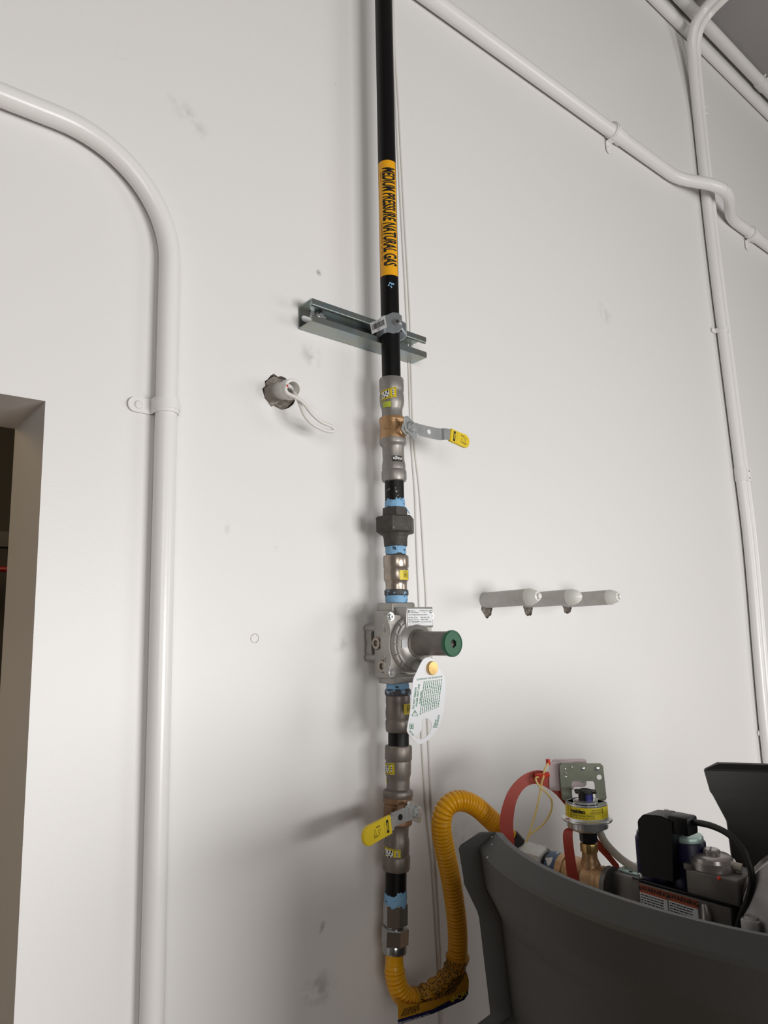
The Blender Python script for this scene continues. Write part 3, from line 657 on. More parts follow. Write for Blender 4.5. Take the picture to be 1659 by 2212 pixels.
t = thing('ball_valve', pp(1040), 'upper ball valve with a bronze body, its yellow-gripped lever pointing right', 'valve', 'press ball valves'); V1 = t
bm = B(); vert(bm, [(818, 44), (819, 50), (822, 53), (845, 53), (849, 50), (853, 52), (860, 53.2), (868, 53), (876, 51), (884, 45.5), (888, 44.6), (904, 45), (908, 50)]); obj('press_socket', bm, press, t)
bm = B(); vert(bm, [(903, 46), (904, 55), (908, 57.5), (912, 57), (914, 55), (918, 54.4), (937, 55), (940, 56.5), (945, 57.5), (950, 57.6)])
q = pp(925); ax = (q.x, q.y)
for a in (-62, 14): # raised pads on the bronze body
    n = cyl_pt((0, 0), math.radians(a), 1, 0); R = Matrix((Vector((-n.y, n.x, 0)), n, Vector((0, 0, 1)))).transposed(); box(bm, cyl_pt(ax, math.radians(a), .0222, q.z), (.016, .006, .012), R, .0006)
obj('valve_body', bm, bronze, t)
bm = B(); vert(bm, [(949, 54), (950, 58), (958, 58.6), (961, 57), (964, 50), (968, 47), (985, 47), (992, 46.6), (1000, 48.5), (1004, 50.5), (1012, 51), (1016, 50), (1018, 53), (1021, 54), (1036, 54), (1040, 51), (1041, 44)]); obj('press_socket', bm, press, t)
sticker_cyl(t, 851, 872, 53.4, math.radians(-100), math.radians(-18), yellow_sticker, 'sticker', 'yellow sticker with installation pictograms', .004, pict)
sticker_cyl(t, 874, 886, 51.0, math.radians(-88), math.radians(-44), lime_sticker, 'sticker', 'small lime sticker')
sv = sticker_cyl(t, 990, 1002, 51.0, math.radians(-44), math.radians(4), black_patch, 'brand_sticker', 'black sticker with upside-down white lettering')
bm = B(); q = pp(996); rs = pr(996, 51.0) + .0006; put_text(bm, 'viega', .0088, lambda x, y: cyl_pt((q.x, q.y), math.radians(-20) - x/rs, rs + .0004, q.z - .0004 - y), sx=1.0, off=.00015, cut=.002); obj('lettering', bm, white_ink, sv)
q = pp(928); lever(t, (q.x, q.y - .019, q.z - .007), 1, math.radians(0.5), False)

t = thing('ball_valve', pp(1880), 'lower dull bronze ball valve, its yellow-gripped lever pointing left', 'valve', 'press ball valves'); V2 = t
bm = B(); vert(bm, [(1609, 48), (1610, 56), (1613, 58.5), (1639, 58.6), (1643, 54.5), (1647, 55.5), (1655, 55.5), (1672, 55), (1680, 50.5), (1686, 50), (1703, 50), (1706, 62), (1709, 65), (1718, 65.5), (1722, 62)]); obj('press_socket', bm, press_dark, t)
bm = B(); vert(bm, [(1720, 58), (1722, 62.5), (1733, 63), (1736, 58), (1742, 60), (1760, 60.5), (1764, 62), (1768, 65), (1778, 65), (1781, 60)])
q = pp(1748); ax = (q.x, q.y)
for a in (-75, -30):
    n = cyl_pt((0, 0), math.radians(a), 1, 0); R = Matrix((Vector((-n.y, n.x, 0)), n, Vector((0, 0, 1)))).transposed(); box(bm, cyl_pt(ax, math.radians(a), .0218, q.z), (.014, .005, .013), R, .0006)
obj('valve_body', bm, bronze_dark, t)
bm = B(); vert(bm, [(1779, 58), (1784, 52), (1790, 50), (1806, 50), (1812, 53), (1818, 55), (1838, 55), (1844, 54), (1847, 58), (1850, 60.4), (1874, 60), (1879, 57), (1880, 48)]); obj('press_socket', bm, press_dark, t)
sticker_cyl(t, 1647, 1671, 55.6, math.radians(-128), math.radians(-58), yellow_sticker, 'sticker', 'yellow sticker with pictograms, half turned away', .002, pict)
sticker_cyl(t, 1822, 1845, 55.2, math.radians(-104), math.radians(-22), yellow_sticker, 'sticker', 'yellow sticker with pictograms below the lever', -.003, pict)
sticker_cyl(t, 1680, 1690, 50.6, math.radians(-128), math.radians(-104), lime_sticker, 'sticker', 'small lime sticker')
q = pp(1752); lever(t, (q.x - .008, q.y - .0185, q.z + .008), -1, math.radians(4), True, math.radians(7), .70, .062, .0275)

# nipples, union, adapters
t = tag(obj('pipe_nipple', (lambda b: (vert(b, [(1037, 41.5), (1110, 41.5)], 40), b)[1])(B()), black_scratched), 'short scratched black pipe nipple between upper ball valve and hex union', 'pipe nipple')
bm = B(); ragged_band(bm, 1080, 1100, 41.8, 3.2, seed=3); obj('thread_sealant', bm, sealant, t, label='blue thread sealant')
t = thing('pipe_union', pp(1182), 'dark cast-iron pipe union with a large hexagonal nut', 'pipe union')
bm = B(); b, a = pp(1122), pp(1097); lathe(bm, [(pr(1100, 53), 0), (pr(1100, 54), .002), (pr(1100, 53), (a-b).length-.001), (pr(1100, 47), (a-b).length)], b, a-b, seg=8, ph=.2); obj('upper_tail', bm, iron, t, 25)
bm = B(); b, a = pp(1153), pp(1117); hexnut(bm, b, a-b, pr(1135, 88), (a-b).length, math.radians(12), .09); obj('union_nut', bm, iron, t, 25)
bm = B(); vert(bm, [(1150, 62), (1154, 60), (1159, 54), (1164, 51.5), (1176, 50.5), (1180, 50), (1181, 46)], 40); obj('lower_tail', bm, iron, t)
bm = B(); R = random.Random(9)
for k in range(5): tube(bm, [cyl_pt(axis_at(1104), math.radians(20+k*3), .0215+.0006*k, pp(1098+2*k).z), cyl_pt(axis_at(1104), math.radians(24+k*3), .0235+.0006*k, pp(1104+2*k).z)], .0008, 6)
obj('thread_sealant', bm, sealant, t, label='blue thread sealant oozing at the rim')
t = tag(obj('pipe_nipple', (lambda b: (vert(b, [(1172, 43), (1206, 43)], 40), b)[1])(B()), black_scratched), 'short nipple smeared blue between hex union and stainless press adapter', 'pipe nipple')
bm = B(); ragged_band(bm, 1178, 1197, 43.4, 2.5, seed=4); obj('thread_sealant', bm, sealant, t, label='blue thread sealant')
t = thing('press_adapter', pp(1300), 'brownish stainless press adapter above the regulator, with a small torn yellow sticker', 'press adapter', 'press adapters')
bm = B(); vert(bm, [(1200, 46), (1201, 53), (1204, 55), (1225, 55), (1228, 52), (1231, 53.6), (1252, 53.8), (1256, 50), (1258, 47), (1266, 46.4), (1275, 47)]); obj('socket', bm, stainless, t)
bm = B(); vert(bm, [(1274, 48), (1276, 52.5), (1285, 52.5), (1287, 48)], 40); obj('collar', bm, iron_smeared, t)
bm = B(); ragged_band(bm, 1284, 1301, 46.5, 1.6, seed=5); vert(bm, [(1285, 46), (1304, 46)], 36); obj('thread_sealant', bm, sealant, t, label='blue thread sealant')
def torn(bm, fn): [pr4(bm, fn, *k) for k in ((.40, .15, .43, .85), (.68, .15, .72, .85), (.4, .82, .7, .88), (.5, .3, .58, .7), (.85, .2, .88, .8))]
sticker_cyl(t, 1234, 1254, 54.2, math.radians(-26), math.radians(24), yellow_sticker, 'sticker', 'torn yellow sticker', 0, torn)
t = thing('press_adapter', pp(1580), 'dark brown-grey press adapter hanging below the regulator, behind the tag', 'press adapter', 'press adapters')
bm = B(); vert(bm, [(1501, 51), (1506, 53), (1516, 53), (1524, 51.5), (1530, 53.5), (1538, 55), (1550, 54.5), (1553, 52.5), (1556, 55), (1560, 56), (1576, 55.5), (1580, 52), (1581, 46)]); obj('socket', bm, press_dark, t)
bm = B(); vert(bm, [(1487, 50), (1490, 56), (1497, 57), (1502, 54)], 40); obj('collar', bm, iron_smeared, t)
bm = B(); ragged_band(bm, 1476, 1492, 47.5, 1.6, seed=6); vert(bm, [(1472, 47), (1492, 47)], 36); obj('thread_sealant', bm, sealant, t, label='blue thread sealant')
sticker_cyl(t, 1519, 1541, 55.0, math.radians(-16), math.radians(26), yellow_sticker, 'sticker', 'yellow sticker partly behind the tag', 0, torn)
tag(obj('pipe_nipple', (lambda b: (vert(b, [(1570, 45), (1620, 45)], 40), b)[1])(B()), black_steel), 'clean short black nipple between the lower press adapter and lower ball valve', 'pipe nipple')
t = tag(obj('pipe_nipple', (lambda b: (vert(b, [(1876, 46), (1962, 46)], 40), b)[1])(B()), black_steel), 'black nipple with a wide blue smear above the yellow hose fitting', 'pipe nipple')
bm = B(); ragged_band(bm, 1926, 1955, 47.0, 5.0, seed=8); obj('thread_sealant', bm, sealant, t, label='blue thread sealant')

# ------------------------------------------------------------------ gas regulator
rg = pp(1390); RX = rg.x; RZ = rg.z
t = thing('gas_regulator', pp(1475), 'cast aluminium gas regulator with a grey side tube and green end cap', 'gas regulator')
N_ = Vector((0, -1, 0))
# body: pipe boss block, diaphragm casing towards the room, cover towards the wall
zt_, zb_ = pp(1302).z, pp(1475).z
bm = B()
for z0, z1, w in ((zt_-.030, zt_, .052), (zb_, zb_+.034, .052)):
    box(bm, (RX, YP, (z0+z1)/2), (w, .042, z1-z0), None, .003)
box(bm, (RX, YP+.0, RZ), (.066, .044, .112), None, .004)
lathe(bm, [(.044, 0), (.044, .018)], (RX, YP-.010, RZ), N_, 40)
obj('body', bm, alu, t, 30)
bm = B()
L = []                                            # wall-side cover with corner lobes
for i in range(48):
    a = 2*PI*i/48; L.append((RX + math.cos(a)*(.030 + .007*abs(math.sin(2*a))**1.5), YP+.030, RZ + .002 + math.sin(a)*(.029 + .007*abs(math.sin(2*a))**1.5)))
prism(bm, L, (0, .014, 0))
for sx in (-1, 1):
    for sz in (-1, 1): lathe(bm, [(.0065, 0), (.0068, .03), (.0075, .034)], (RX + sx*.0245, YP+.012, RZ + .002 + sz*.0245), (0, 1, 0), 18)
lathe(bm, [(.024, 0), (.026, .018)], (RX, YP+.014, RZ+.002), (0, 1, 0), 30)
obj('rear_cover', bm, alu, t, 35)
for k, (zz, yy) in enumerate(((RZ+.0015, .012), (RZ-.036, -.002))):        # tapped side ports
    bm = B(); lathe(bm, [(.0055, .001), (.0055, .0062), (.0095, .0062), (.011, .004), (.0115, -.014)], (RX-.030, YP+yy, zz), (-1, 0, 0), 24, caps=False); lathe(bm, [(.0055, .001), (.001, 0)], (RX-.030, YP+yy, zz), (-1, 0, 0), 24, caps=False)
    obj('tapped_port', bm, stainless, t)
# diaphragm flange (square with rounded corners) and stepped dome with ribs
YF = YP - .022
def rsq(h, r, y, cz=RZ):
    L = []
    for k, (sx, sz) in enumerate(((1, 1), (-1, 1), (-1, -1), (1, -1))):
        for i in range(7):
            a = PI/2*k + PI/2*i/6; L.append((RX + sx*(h-r) + math.cos(a)*r, y, cz + sz*(h-r) + math.sin(a)*r))
    return L
bm = B()
HW = .052
L = []
for i in range(72):                               # outline: round casing with four bolt ears
    a = 2*PI*i/72; ear = max(0.0, math.cos(4*(a-PI/4)))**3; L.append((RX + math.cos(a)*(.0495 + .0175*ear), YF, RZ + math.sin(a)*(.0495 + .0175*ear)))
prism(bm, L, (0, -.016, 0)); bmesh.ops.bevel(bm, geom=[e for e in bm.edges if abs(e.verts[0].co.y - e.verts[1].co.y) < 1e-6], offset=.0012, segments=2, affect='EDGES')
fl = obj('diaphragm_flange', bm, alu, t, 30)
bm = B(); lathe(bm, [(.0465, .012), (.0465, .020), (.044, .023), (.0405, .023), (.0395, .026), (.0360, .0262), (.0335, .028), (.031, .030), (.0205, .033), (.0200, .033)], (RX, YF, RZ), N_, 64)
for i in range(16):
    a = 2*PI*i/16; q = Vector((RX + math.cos(a)*.040, YF-.0235, RZ + math.sin(a)*.040)); R = Matrix.Rotation(-a, 3, 'Y'); box(bm, q, (.0105, .006, .0016), R)
dm = obj('diaphragm_dome', bm, alu, t, 28)
for sx in (-1, 1):
    for sz in (-1, 1):
        q = Vector((RX + sx*.0445, YF-.016, RZ + sz*.0445)); bm = B(); lathe(bm, [(.0072, 0), (.0072, .001), (.0048, .0012), (.0048, .0036), (.0042, .0042), (.0022, .0042), (.0018, .002), (.0001, .002)], q, N_, 22, caps=False); obj('casing_screw', bm, bright_steel, fl)
# label pad and its label
pc0 = Vector((RX + .0085, YF-.0285, RZ + .0425)); bm = B(); box(bm, pc0 + Vector((0, .014, 0)), (.060, .0285, .034), None, .0015); pd = obj('label_pad', bm, alu, t, 30)
f0 = plane_fn(pc0 + Vector((-.0005, -.0010, .0002)), (1, 0, 0), (0, 0, 1), math.radians(-.5))
bm = B(); prism(bm, [f0(-.028, -.0136), f0(.028, -.0136), f0(.028, .0136), f0(-.028, .0136)], (0, -.0005, 0)); lb = obj('rating_label', bm, white_label, pd, label='white rating label with small black print')
bm = B(); f1 = lambda x, y: f0(x, y*.84) + Vector((0, -.0008, 0))
put_text(bm, 'Pietro', .0042, lambda x, y: f1(x-.0205, y+.0122), 'LEFT'); put_text(bm, 'Fiorentini', .0042, lambda x, y: f1(x-.0205, y+.0092), 'LEFT')
rects_plane(bm, f1, [(-.0262, .0082, -.0252, .0138), (-.0252, .0128, -.0222, .0138), (-.0252, .0082, -.0222, .0092), (-.0228, .0092, -.0220, .0128)])
put_text(bm, 'GOVERNOR/UP', .0030, lambda x, y: f1(x+.0085, y+.0125)); put_text(bm, '1 in.', .003, lambda x, y: f1(x+.0095, y+.009)); put_text(bm, 'C', .0080, lambda x, y: f1(x+.0240, y+.0105), off=.0003)
put_text(bm, 'GOV7220EA1BRNUXC30W2', .0034, lambda x, y: f1(x-.0262, y+.0045), 'LEFT')
for (a, b), y in zip((('Set Ptg.: 8 "wc', 'Max Inlet: 2 PSI'), ('Range: 6-14 "wc', 'Model: 31052'), ('SN: 12003840099', 'Date: 26-Nov-2021')), (-.0005, -.0048, -.009)):
    put_text(bm, a, .0034, lambda x, yy: f1(x-.0262, yy+y), 'LEFT'); put_text(bm, b, .0031, lambda x, yy: f1(x+.001, yy+y), 'LEFT')
obj('rating_print', bm, ink, lb)
bm = B(); q = Vector((RX-.0275, YF-.0312, RZ+.001)); prism(bm, [q + Vector((x, 0, z)) for x, z in ((-.0075, -.0064), (.0075, -.0064), (.0075, .0064), (-.0075, .0064))], (0, -.0008, 0)); obj('square_sticker', bm, white_label, dm, label='small white square sticker')
# side tube and cap
YT = YF - .031
bm = B(); lathe(bm, [(.0235, 0), (.0235, .003), (.0205, .0045), (.0195, .006), (.0190, .040), (.0187, .076)], (RX+.0005, YT, RZ+.0005), N_, 44); tb = obj('spring_tube', bm, alu_dark, t, label='dull grey spring tube')
yc = YT - .074
bm = B(); lathe(bm, [(.0200, 0), (.0204, .001), (.0204, .0065), (.0192, .0080), (.0175, .0080), (.0172, .0072)], (RX+.0005, yc, RZ+.0005), N_, 48, caps=False); cap = obj('end_cap', bm, green, t, label='green plastic end cap')
bm = B(); lathe(bm, [(.0100, .0060), (.0001, .0060)], (RX+.0005, yc+.004, RZ+.0005), N_, 20, caps=False); obj('cap_recess', bm, green_dark, cap)
bm = B(); c = Vector((RX+.0005, yc-.0074, RZ+.0005)); ring = [Vector((c.x + math.cos(a)*r, c.y, c.z + math.sin(a)*r)) for a, r in ((PI/6*i, .0070 if i % 2 else .0058) for i in range(12))]
circ = [Vector((c.x + math.cos(2*PI*i/36)*.0174, c.y, c.z + math.sin(2*PI*i/36)*.0174)) for i in range(36)]
plate_holes(bm, circ, [ring], (0, .002, 0)); obj('cap_face', bm, green, cap)
# vent fitting with the brass plug that carries the tag
vq = at(929, 1443, -.139)
bm = B(); tube(bm, [(vq.x-.001, YF-.012, vq.z+.012), (vq.x-.0005, -.112, vq.z+.003), (vq.x, -.130, vq.z)], [.013, .011, .0095], 24); lathe(bm, [(.0095, 0), (.0095, .006)], (vq.x, -.128, vq.z), N_, 24); obj('vent_boss', bm, alu, t)
bm = B(); lathe(bm, [(.0075, -.014), (.0075, 0), (.0106, .0005), (.0110, .0015), (.0110, .0065), (.0102, .0078), (.0001, .0080)], (vq.x, -.139, vq.z), N_, 36, caps=False); lathe(bm, [(.0011, 0), (.0011, .0004)], (vq.x-.0075, -.1468, vq.z+.0005), N_, 8); obj('vent_plug', bm, brass, t, label='brass vent plug')

# the hanging tag
def zt3(x, y): return (740 + x/5.027, 1180 + y/5.027)
TY = -.1412
def tagp(x, y):                                    # points of the tag: hangs from the plug, its foot swings a little towards the wall
    px, py = zt3(x, y); k = (y-1310)/850; return at(px, py, TY + .010*k)
def smooth2(L, n=5):
    P = [Vector((x, y, 0)) for x, y in L]; C = P + [P[0]]; out = []
    for i in range(len(P)):
        p0, p1, p2, p3 = P[i-1], P[i], P[(i+1) % len(P)], P[(i+2) % len(P)]
        for j in range(n):
            s = j/n; q = 0.5*((2*p1) + (p2-p0)*s + (2*p0-5*p1+4*p2-p3)*s*s + (3*p1-p0-3*p2+p3)*s*s*s); out.append((q.x, q.y))
    return out
OUT = smooth2([(850, 1262), (878, 1225), (915, 1206), (955, 1212), (1000, 1250), (1030, 1300), (1075, 1372), (1108, 1430), (1110, 1540), (1106, 1650), (1095, 1780), (1070, 1880), (1035, 1965), (985, 2050), (920, 2110), (850, 2145), (790, 2130), (740, 2070), (697, 2010), (706, 1930), (722, 1840), (738, 1720), (750, 1580), (764, 1450), (800, 1365)], 3)
HOLE = smooth2([(862, 1880), (900, 1868), (940, 1885), (962, 1930), (958, 1985), (925, 2045), (880, 2085), (830, 2095), (785, 2078), (775, 2062), (810, 2050), (845, 2010), (858, 1950)], 3)
PH = [(952 + math.cos(a)*40, 1318 + math.sin(a)*46) for a in [2*PI*i/20 for i in range(20)]]
bm = B(); plate_holes(bm, [tagp(*p) for p in OUT], [[tagp(*p) for p in HOLE], [tagp(*p) for p in PH]], (0, -.0008, 0))
tg = tag(obj('warning_tag', bm, tag_plastic, None, 30), 'white plastic tag with green print hanging from the brass plug of the regulator', 'tag')
bm = B(); sc_ = .85/5.027
# print runs up the tag (rotated a quarter turn) except for the heading
def upfn(ox, oy, lean=-.13): return lambda x, y: tagp(ox - y*1000 + x*1000*-lean, oy - x*1000 + y*1000*.10) + Vector((0, -.0012, 0))
def hzfn(ox, oy): return lambda x, y: tagp(ox + x*1000, oy - y*1000 - x*1000*.125) + Vector((0, -.0012, 0))
put_text(bm, 'GOVERNOR GAS REGULATOR', .026, hzfn(940, 1432), sx=.79)
put_text(bm, 'DO NOT REMOVE', .026, upfn(778, 1650), sx=1.12, off=.0006); put_text(bm, 'UNLESS VENT LINE', .026, upfn(812, 1622), sx=1.12, off=.0006); put_text(bm, 'IS REQUIRED', .022, upfn(845, 1640), sx=1.1, off=.0006)
for k, (x, y0, y1) in enumerate([(885 + 21*i, 1452 - 2.4*i, 1830 - 9*i) for i in range(10)]):
    R = random.Random(k); y = y0 + 12
    while y < y1:
        h = R.uniform(9, 34); h = min(h, y1-y); X0 = x - (y-y0)*.13
        bm.faces.new([bm.verts.new(tagp(a, b) + Vector((0, -.0012, 0))) for a, b in ((X0-3.2, y), (X0+3.2, y), (X0+3.2-h*.13, y+h), (X0-3.2-h*.13, y+h))]); y += h + R.uniform(4, 8)
def trif(cx, cy, s):
    P = [(cx, cy-s), (cx+s*.9, cy+s*.7), (cx-s*.9, cy+s*.7)]
    for a, b in zip(P, P[1:]+P[:1]):
        l = math.hypot(b[0]-a[0], b[1]-a[1]); nx, ny = -(b[1]-a[1])/l*2.2, (b[0]-a[0])/l*2.2
        bm.faces.new([bm.verts.new(tagp(*q) + Vector((0, -.0012, 0))) for q in ((a[0]-nx, a[1]-ny), (b[0]-nx, b[1]-ny), (b[0]+nx, b[1]+ny), (a[0]+nx, a[1]+ny))])
trif(781, 1815, 36); put_text(bm, '!', .042, hzfn(781, 1812), off=.001)
put_text(bm, 'Pietro', .036, upfn(1000, 1925, -.2), off=.0004); put_text(bm, 'Fiorentini', .036, upfn(1028, 1900, -.2), off=.0004)
for r in ((725, 1930, 730, 1980), (760, 1926, 765, 1976), (725, 1926, 765, 1932), (725, 1976, 765, 1982), (738, 1940, 752, 1970)):
    bm.faces.new([bm.verts.new(tagp(a, b) + Vector((0, -.0012, 0))) for a, b in ((r[0], r[1]), (r[2], r[1]), (r[2], r[3]), (r[0], r[3]))])
put_text(bm, '30220', .030, lambda x, y: tagp(742 + x*1000*.62 + y*1000*.78, 2028 + x*1000*.75 - y*1000*.62) + Vector((0, -.0012, 0)))
obj('tag_print', bm, green_ink, tg)

# ------------------------------------------------------------------ corrugated yellow gas hose
XT = 0.168                                         # the gas train runs out from the wall on this plane
hs = thing('gas_hose', pp(2057), 'corrugated yellow gas hose looping from the pipe to the water heater', 'gas hose')
bm = B(); b, a = pp(1997), pp(1950); lathe(bm, [(pr(1990, 47), -.004)], b, a-b, 6) if False else None
hexnut(bm, b, a-b, pr(1975, 54), (a-b).length, math.radians(-22), .05); vert(bm, [(1992, 40), (2006, 40)], 30); obj('end_fitting', bm, nut_zinc, hs, 25, label='zinc hexagonal end fitting')
bm = B(); b, a = pp(2041), pp(2003); hexnut(bm, b, a-b, pr(2022, 59), (a-b).length, math.radians(-18), .10); vert(bm, [(2039, 52), (2042, 53.5), (2055, 53), (2058, 50), (2058, 40)], 36); obj('flare_nut', bm, nut_zinc, hs, 25, label='zinc flare nut')
nb = atx(1126, 1841, XT + .004)
K = [pp(2056), pp(2085), at(854, 2110, -.059), at(862, 2137, -.061), at(877, 2155, -.064), at(902, 2160, -.068), at(940, 2140, -.074), at(968, 2115, -.080), at(985, 2086, -.086), at(989, 2050, -.092), at(987, 1990, -.100), at(976, 1910, -.108), at(962, 1840, -.114), at(953.5, 1790, -.119), at(958, 1755, -.124), at(975, 1734, -.128), at(1000, 1730, -.132), at(1028, 1742, -.136), at(1060, 1770, -.140), at(1092, 1803, -.143)]
K[0] = pp(2056)
PH_ = spline(K + [nb], 16); PH_ = resample(PH_, .0009)
pit = .0059; rr = []; s = 0.0
for i, p in enumerate(PH_):
    if i: s += (p - PH_[i-1]).length
    ph = (s/pit) % 1.0; c = abs(math.sin(PI*ph)); rr.append((.0129 + .0035*(c**.6)) if s > .022 else .0141 + .0012*min(1, max(0, (s-.012)/.01))*c)
bm = B(); tube(bm, PH_, rr, 28); obj('corrugated_sleeve', bm, hose_yellow, hs, 60)
# mustard warning wrap round the bottom bend, with a hanging navy-edged flap
ws = [i for i, p in enumerate(PH_)]
def near(px, py):
    best = min(range(len(PH_)), key=lambda i: ((lambda v: (PCX + FPX*v.dot(right)/v.dot(fwd) - px)**2 + (PCY + FPX*v.dot(down)/v.dot(fwd) - py)**2)(PH_[i]-CAMP))); return best
i0, i1 = near(889, 2160), near(989, 2062)
seg_ = PH_[i0:i1]; R = random.Random(4)
bm = B(); pts = seg_[::5]; tube(bm, pts, [.0174 + .0017*math.sin(i*1.35) + R.uniform(0, .0004) for i in range(len(pts))], 26); wp = obj('warning_wrap', bm, hose_label, hs, 40, label='creased mustard warning wrap with dense print')
bm = B(); fr = frames(pts)
for i in range(1, len(pts)-1, 1):
    u, v, w = fr[i]
    for k in range(40):
        if R.random() < .58:
            a = 2*PI*k/40; da = 2*PI/40*R.uniform(.3, .55); rad = .0174 + .0017*math.sin(i*1.35) + .0006; rad2 = .0174 + .0017*math.sin((i+1)*1.35) + .0006
            q = [pts[i] + (fr[i][0]*math.cos(a) + fr[i][1]*math.sin(a))*rad, pts[i] + (fr[i][0]*math.cos(a+da) + fr[i][1]*math.sin(a+da))*rad, pts[i+1] + (fr[i+1][0]*math.cos(a+da) + fr[i+1][1]*math.sin(a+da))*rad2, pts[i+1] + (fr[i+1][0]*math.cos(a) + fr[i+1][1]*math.sin(a))*rad2]
            f = .8; q[2] = q[1].lerp(q[2], f); q[3] = q[0].lerp(q[3], f); bm.faces.new([bm.verts.new(x) for x in q])
obj('wrap_print', bm, ink, wp)
FY = -.088
def flp(px, py, d=0.0): return at(px, py, FY + (px-860)/150*-.018 - d)
bm = B(); L = [flp(x, y) for x, y in ((859, 2160), (875, 2168), (905, 2170), (940, 2160), (975, 2130), (1008, 2100), (1013, 2118), (1012, 2140), (1003, 2160), (935, 2186), (861, 2203))]; prism(bm, L, (0, .0008, 0)); fp = obj('wrap_flap', bm, hose_label, hs, 40, label='mustard flap of the wrap')
bm = B(); L = [flp(x, y, .0006) for x, y in ((860, 2203), (935, 2181), (1010, 2141), (1012, 2146), (1003, 2160), (935, 2190), (861, 2214))]; prism(bm, L, (0, .0012, 0)); nv = obj('navy_band', bm, navy, hs, 40, label='navy band along the flap edge')
bm = B(); ff = lambda x, y: flp(987 - x*1000*1.0*.92 - y*1000*.36 + 0, 2157 + x*1000*.40 + -y*1000*-.92, .0010)
put_text(bm, 'ssCraft', .0165, lambda x, y: flp(990 - x*1000*.92 + y*1000*.38, 2153 + x*1000*.40 + y*1000*.92, .0010), sx=.82, off=.0004); obj('maker_lettering', bm, yellow_sticker, nv)
bm = B(); put_text(bm, 'DO NOT REMOVE WARNING LABEL', .0062, lambda x, y: flp(894 - x*1000*.95 + y*1000*.28, 2201 + x*1000*.28 + y*1000*.95, .0010), sx=.72); obj('warning_lettering', bm, white_ink, nv)
R = random.Random(12)
for (ox, oy, dx, dy, nl, ln) in ((964, 2144, 1.0, -.62, 7, 30), (940, 2160, 1.0, -.40, 4, 40), (866, 2196, 1.0, -.28, 5, 34)):
    bm = B()
    for j in range(nl):
        x, y = ox + j*1.6, oy - j*3.6; k = 0.0
        while k < ln:
            w = R.uniform(1.5, 6); bm.faces.new([bm.verts.new(flp(p, q, .0006)) for p, q in ((x+k, y+k*dy), (x+k+w, y+(k+w)*dy), (x+k+w, y+(k+w)*dy-1.7), (x+k, y+k*dy-1.7))]); k += w + 1.2
    obj('flap_print', bm, ink, fp)

# ------------------------------------------------------------------ water heater: jacket and open shroud
HC = Vector((.170, -.602, 0.0)); RR = .374; ZR = 1.50
t = thing('water_heater', (HC.x, HC.y, 0), 'big round water heater with a charcoal shroud standing open at its top', 'water heater')
aE1 = math.atan2(-.376 - HC.y, -.122 - HC.x) % (2*PI); aE2 = math.atan2(-.346 - HC.y, .470 - HC.x)
PROF = [(0.0, ZR), (.019, ZR-.014), (.021, ZR-.018), (.017, ZR-.052), (.0165, ZR-.058), (.002, ZR-.088), (-.001, ZR-.096), (-.009, ZR-.195), (-.009, ZR-.200), (.010, ZR-.212), (.010, ZR-.30)]
TAB = [.004, .020, .021, .0155, .012, .001, -.002, -.004, -.004, .010, .010]
FLG = [.0195, .0247, .0247, .0242, .0242, .0247, .0255, .0255, .0255, .0255, .0255]
bm = B(); n = 73; go = []; gi = []
for j, (dr, z) in enumerate(PROF):
    a_end = aE2 + TAB[j]/RR - .02; a0 = aE1; a1 = a_end + 2*PI; ro, ri = [], []
    e0 = Vector((math.cos(a0), math.sin(a0), 0)); fd = Vector((-.72, .69, 0)); r = RR + dr; dz_ = -.001 if j == 0 else 0
    ro.append(bm.verts.new(HC + e0*r + fd*FLG[j] + Vector((0, 0, z)))); ri.append(bm.verts.new(HC + e0*(r-.006) + fd*FLG[j] + Vector((.004, .004, z + dz_))))
    for i in range(n):
        a = a0 + (a1-a0)*i/(n-1); r = RR + dr; ro.append(bm.verts.new((HC.x + math.cos(a)*r, HC.y + math.sin(a)*r, z))); r -= .006 if j else .008
        ri.append(bm.verts.new((HC.x + math.cos(a)*r, HC.y + math.sin(a)*r, z - (.001 if j == 0 else 0))))
    go.append(ro); gi.append(ri)
m = len(PROF)
for j in range(m-1):
    for i in range(n):
        bm.faces.new((go[j][i], go[j][i+1], go[j+1][i+1], go[j+1][i])); bm.faces.new((gi[j][i], gi[j+1][i], gi[j+1][i+1], gi[j][i+1]))
    for i in (0, n): bm.faces.new((go[j][i], go[j+1][i], gi[j+1][i], gi[j][i]))
for i in range(n): bm.faces.new((go[0][i], gi[0][i], gi[0][i+1], go[0][i+1])); bm.faces.new((go[-1][i], go[-1][i+1], gi[-1][i+1], gi[-1][i]))
sh = obj('shroud', bm, charcoal, t, 25)
bm = B(); lathe(bm, [(.375, .06), (.372, .08), (.372, 1.22), (.366, 1.232), (.30, 1.236)], (HC.x, HC.y, 0), (0, 0, 1), 72); lathe(bm, [(.33, 0), (.33, .07)], (HC.x, HC.y, 0), (0, 0, 1), 48); obj('jacket', bm, jacket_grey, t)
bm = B(); lathe(bm, [(.10, 1.235), (.10, 1.30), (.085, 1.31)], (HC.x, HC.y, 0), (0, 0, 1), 40); obj('burner_flange', bm, valve_grey, t)
for k, (px, py) in enumerate(((1050, 1803), (1083, 1820), (1095, 1850))):
    q = None
    a = aE1 + (.012, .06, .10)[k]; rr_ = RR + (.006, .010, .020)[k]; zz = ZR - (.004, .007, .016)[k]
    bm = B(); lathe(bm, [(.0011, 0), (.0010, .0003)], (HC.x + math.cos(a)*rr_, HC.y + math.sin(a)*rr_, zz), (math.cos(a), math.sin(a), 1), 8); obj('white_fleck', bm, white_ink, sh)  # tiny white fleck on the shroud rim

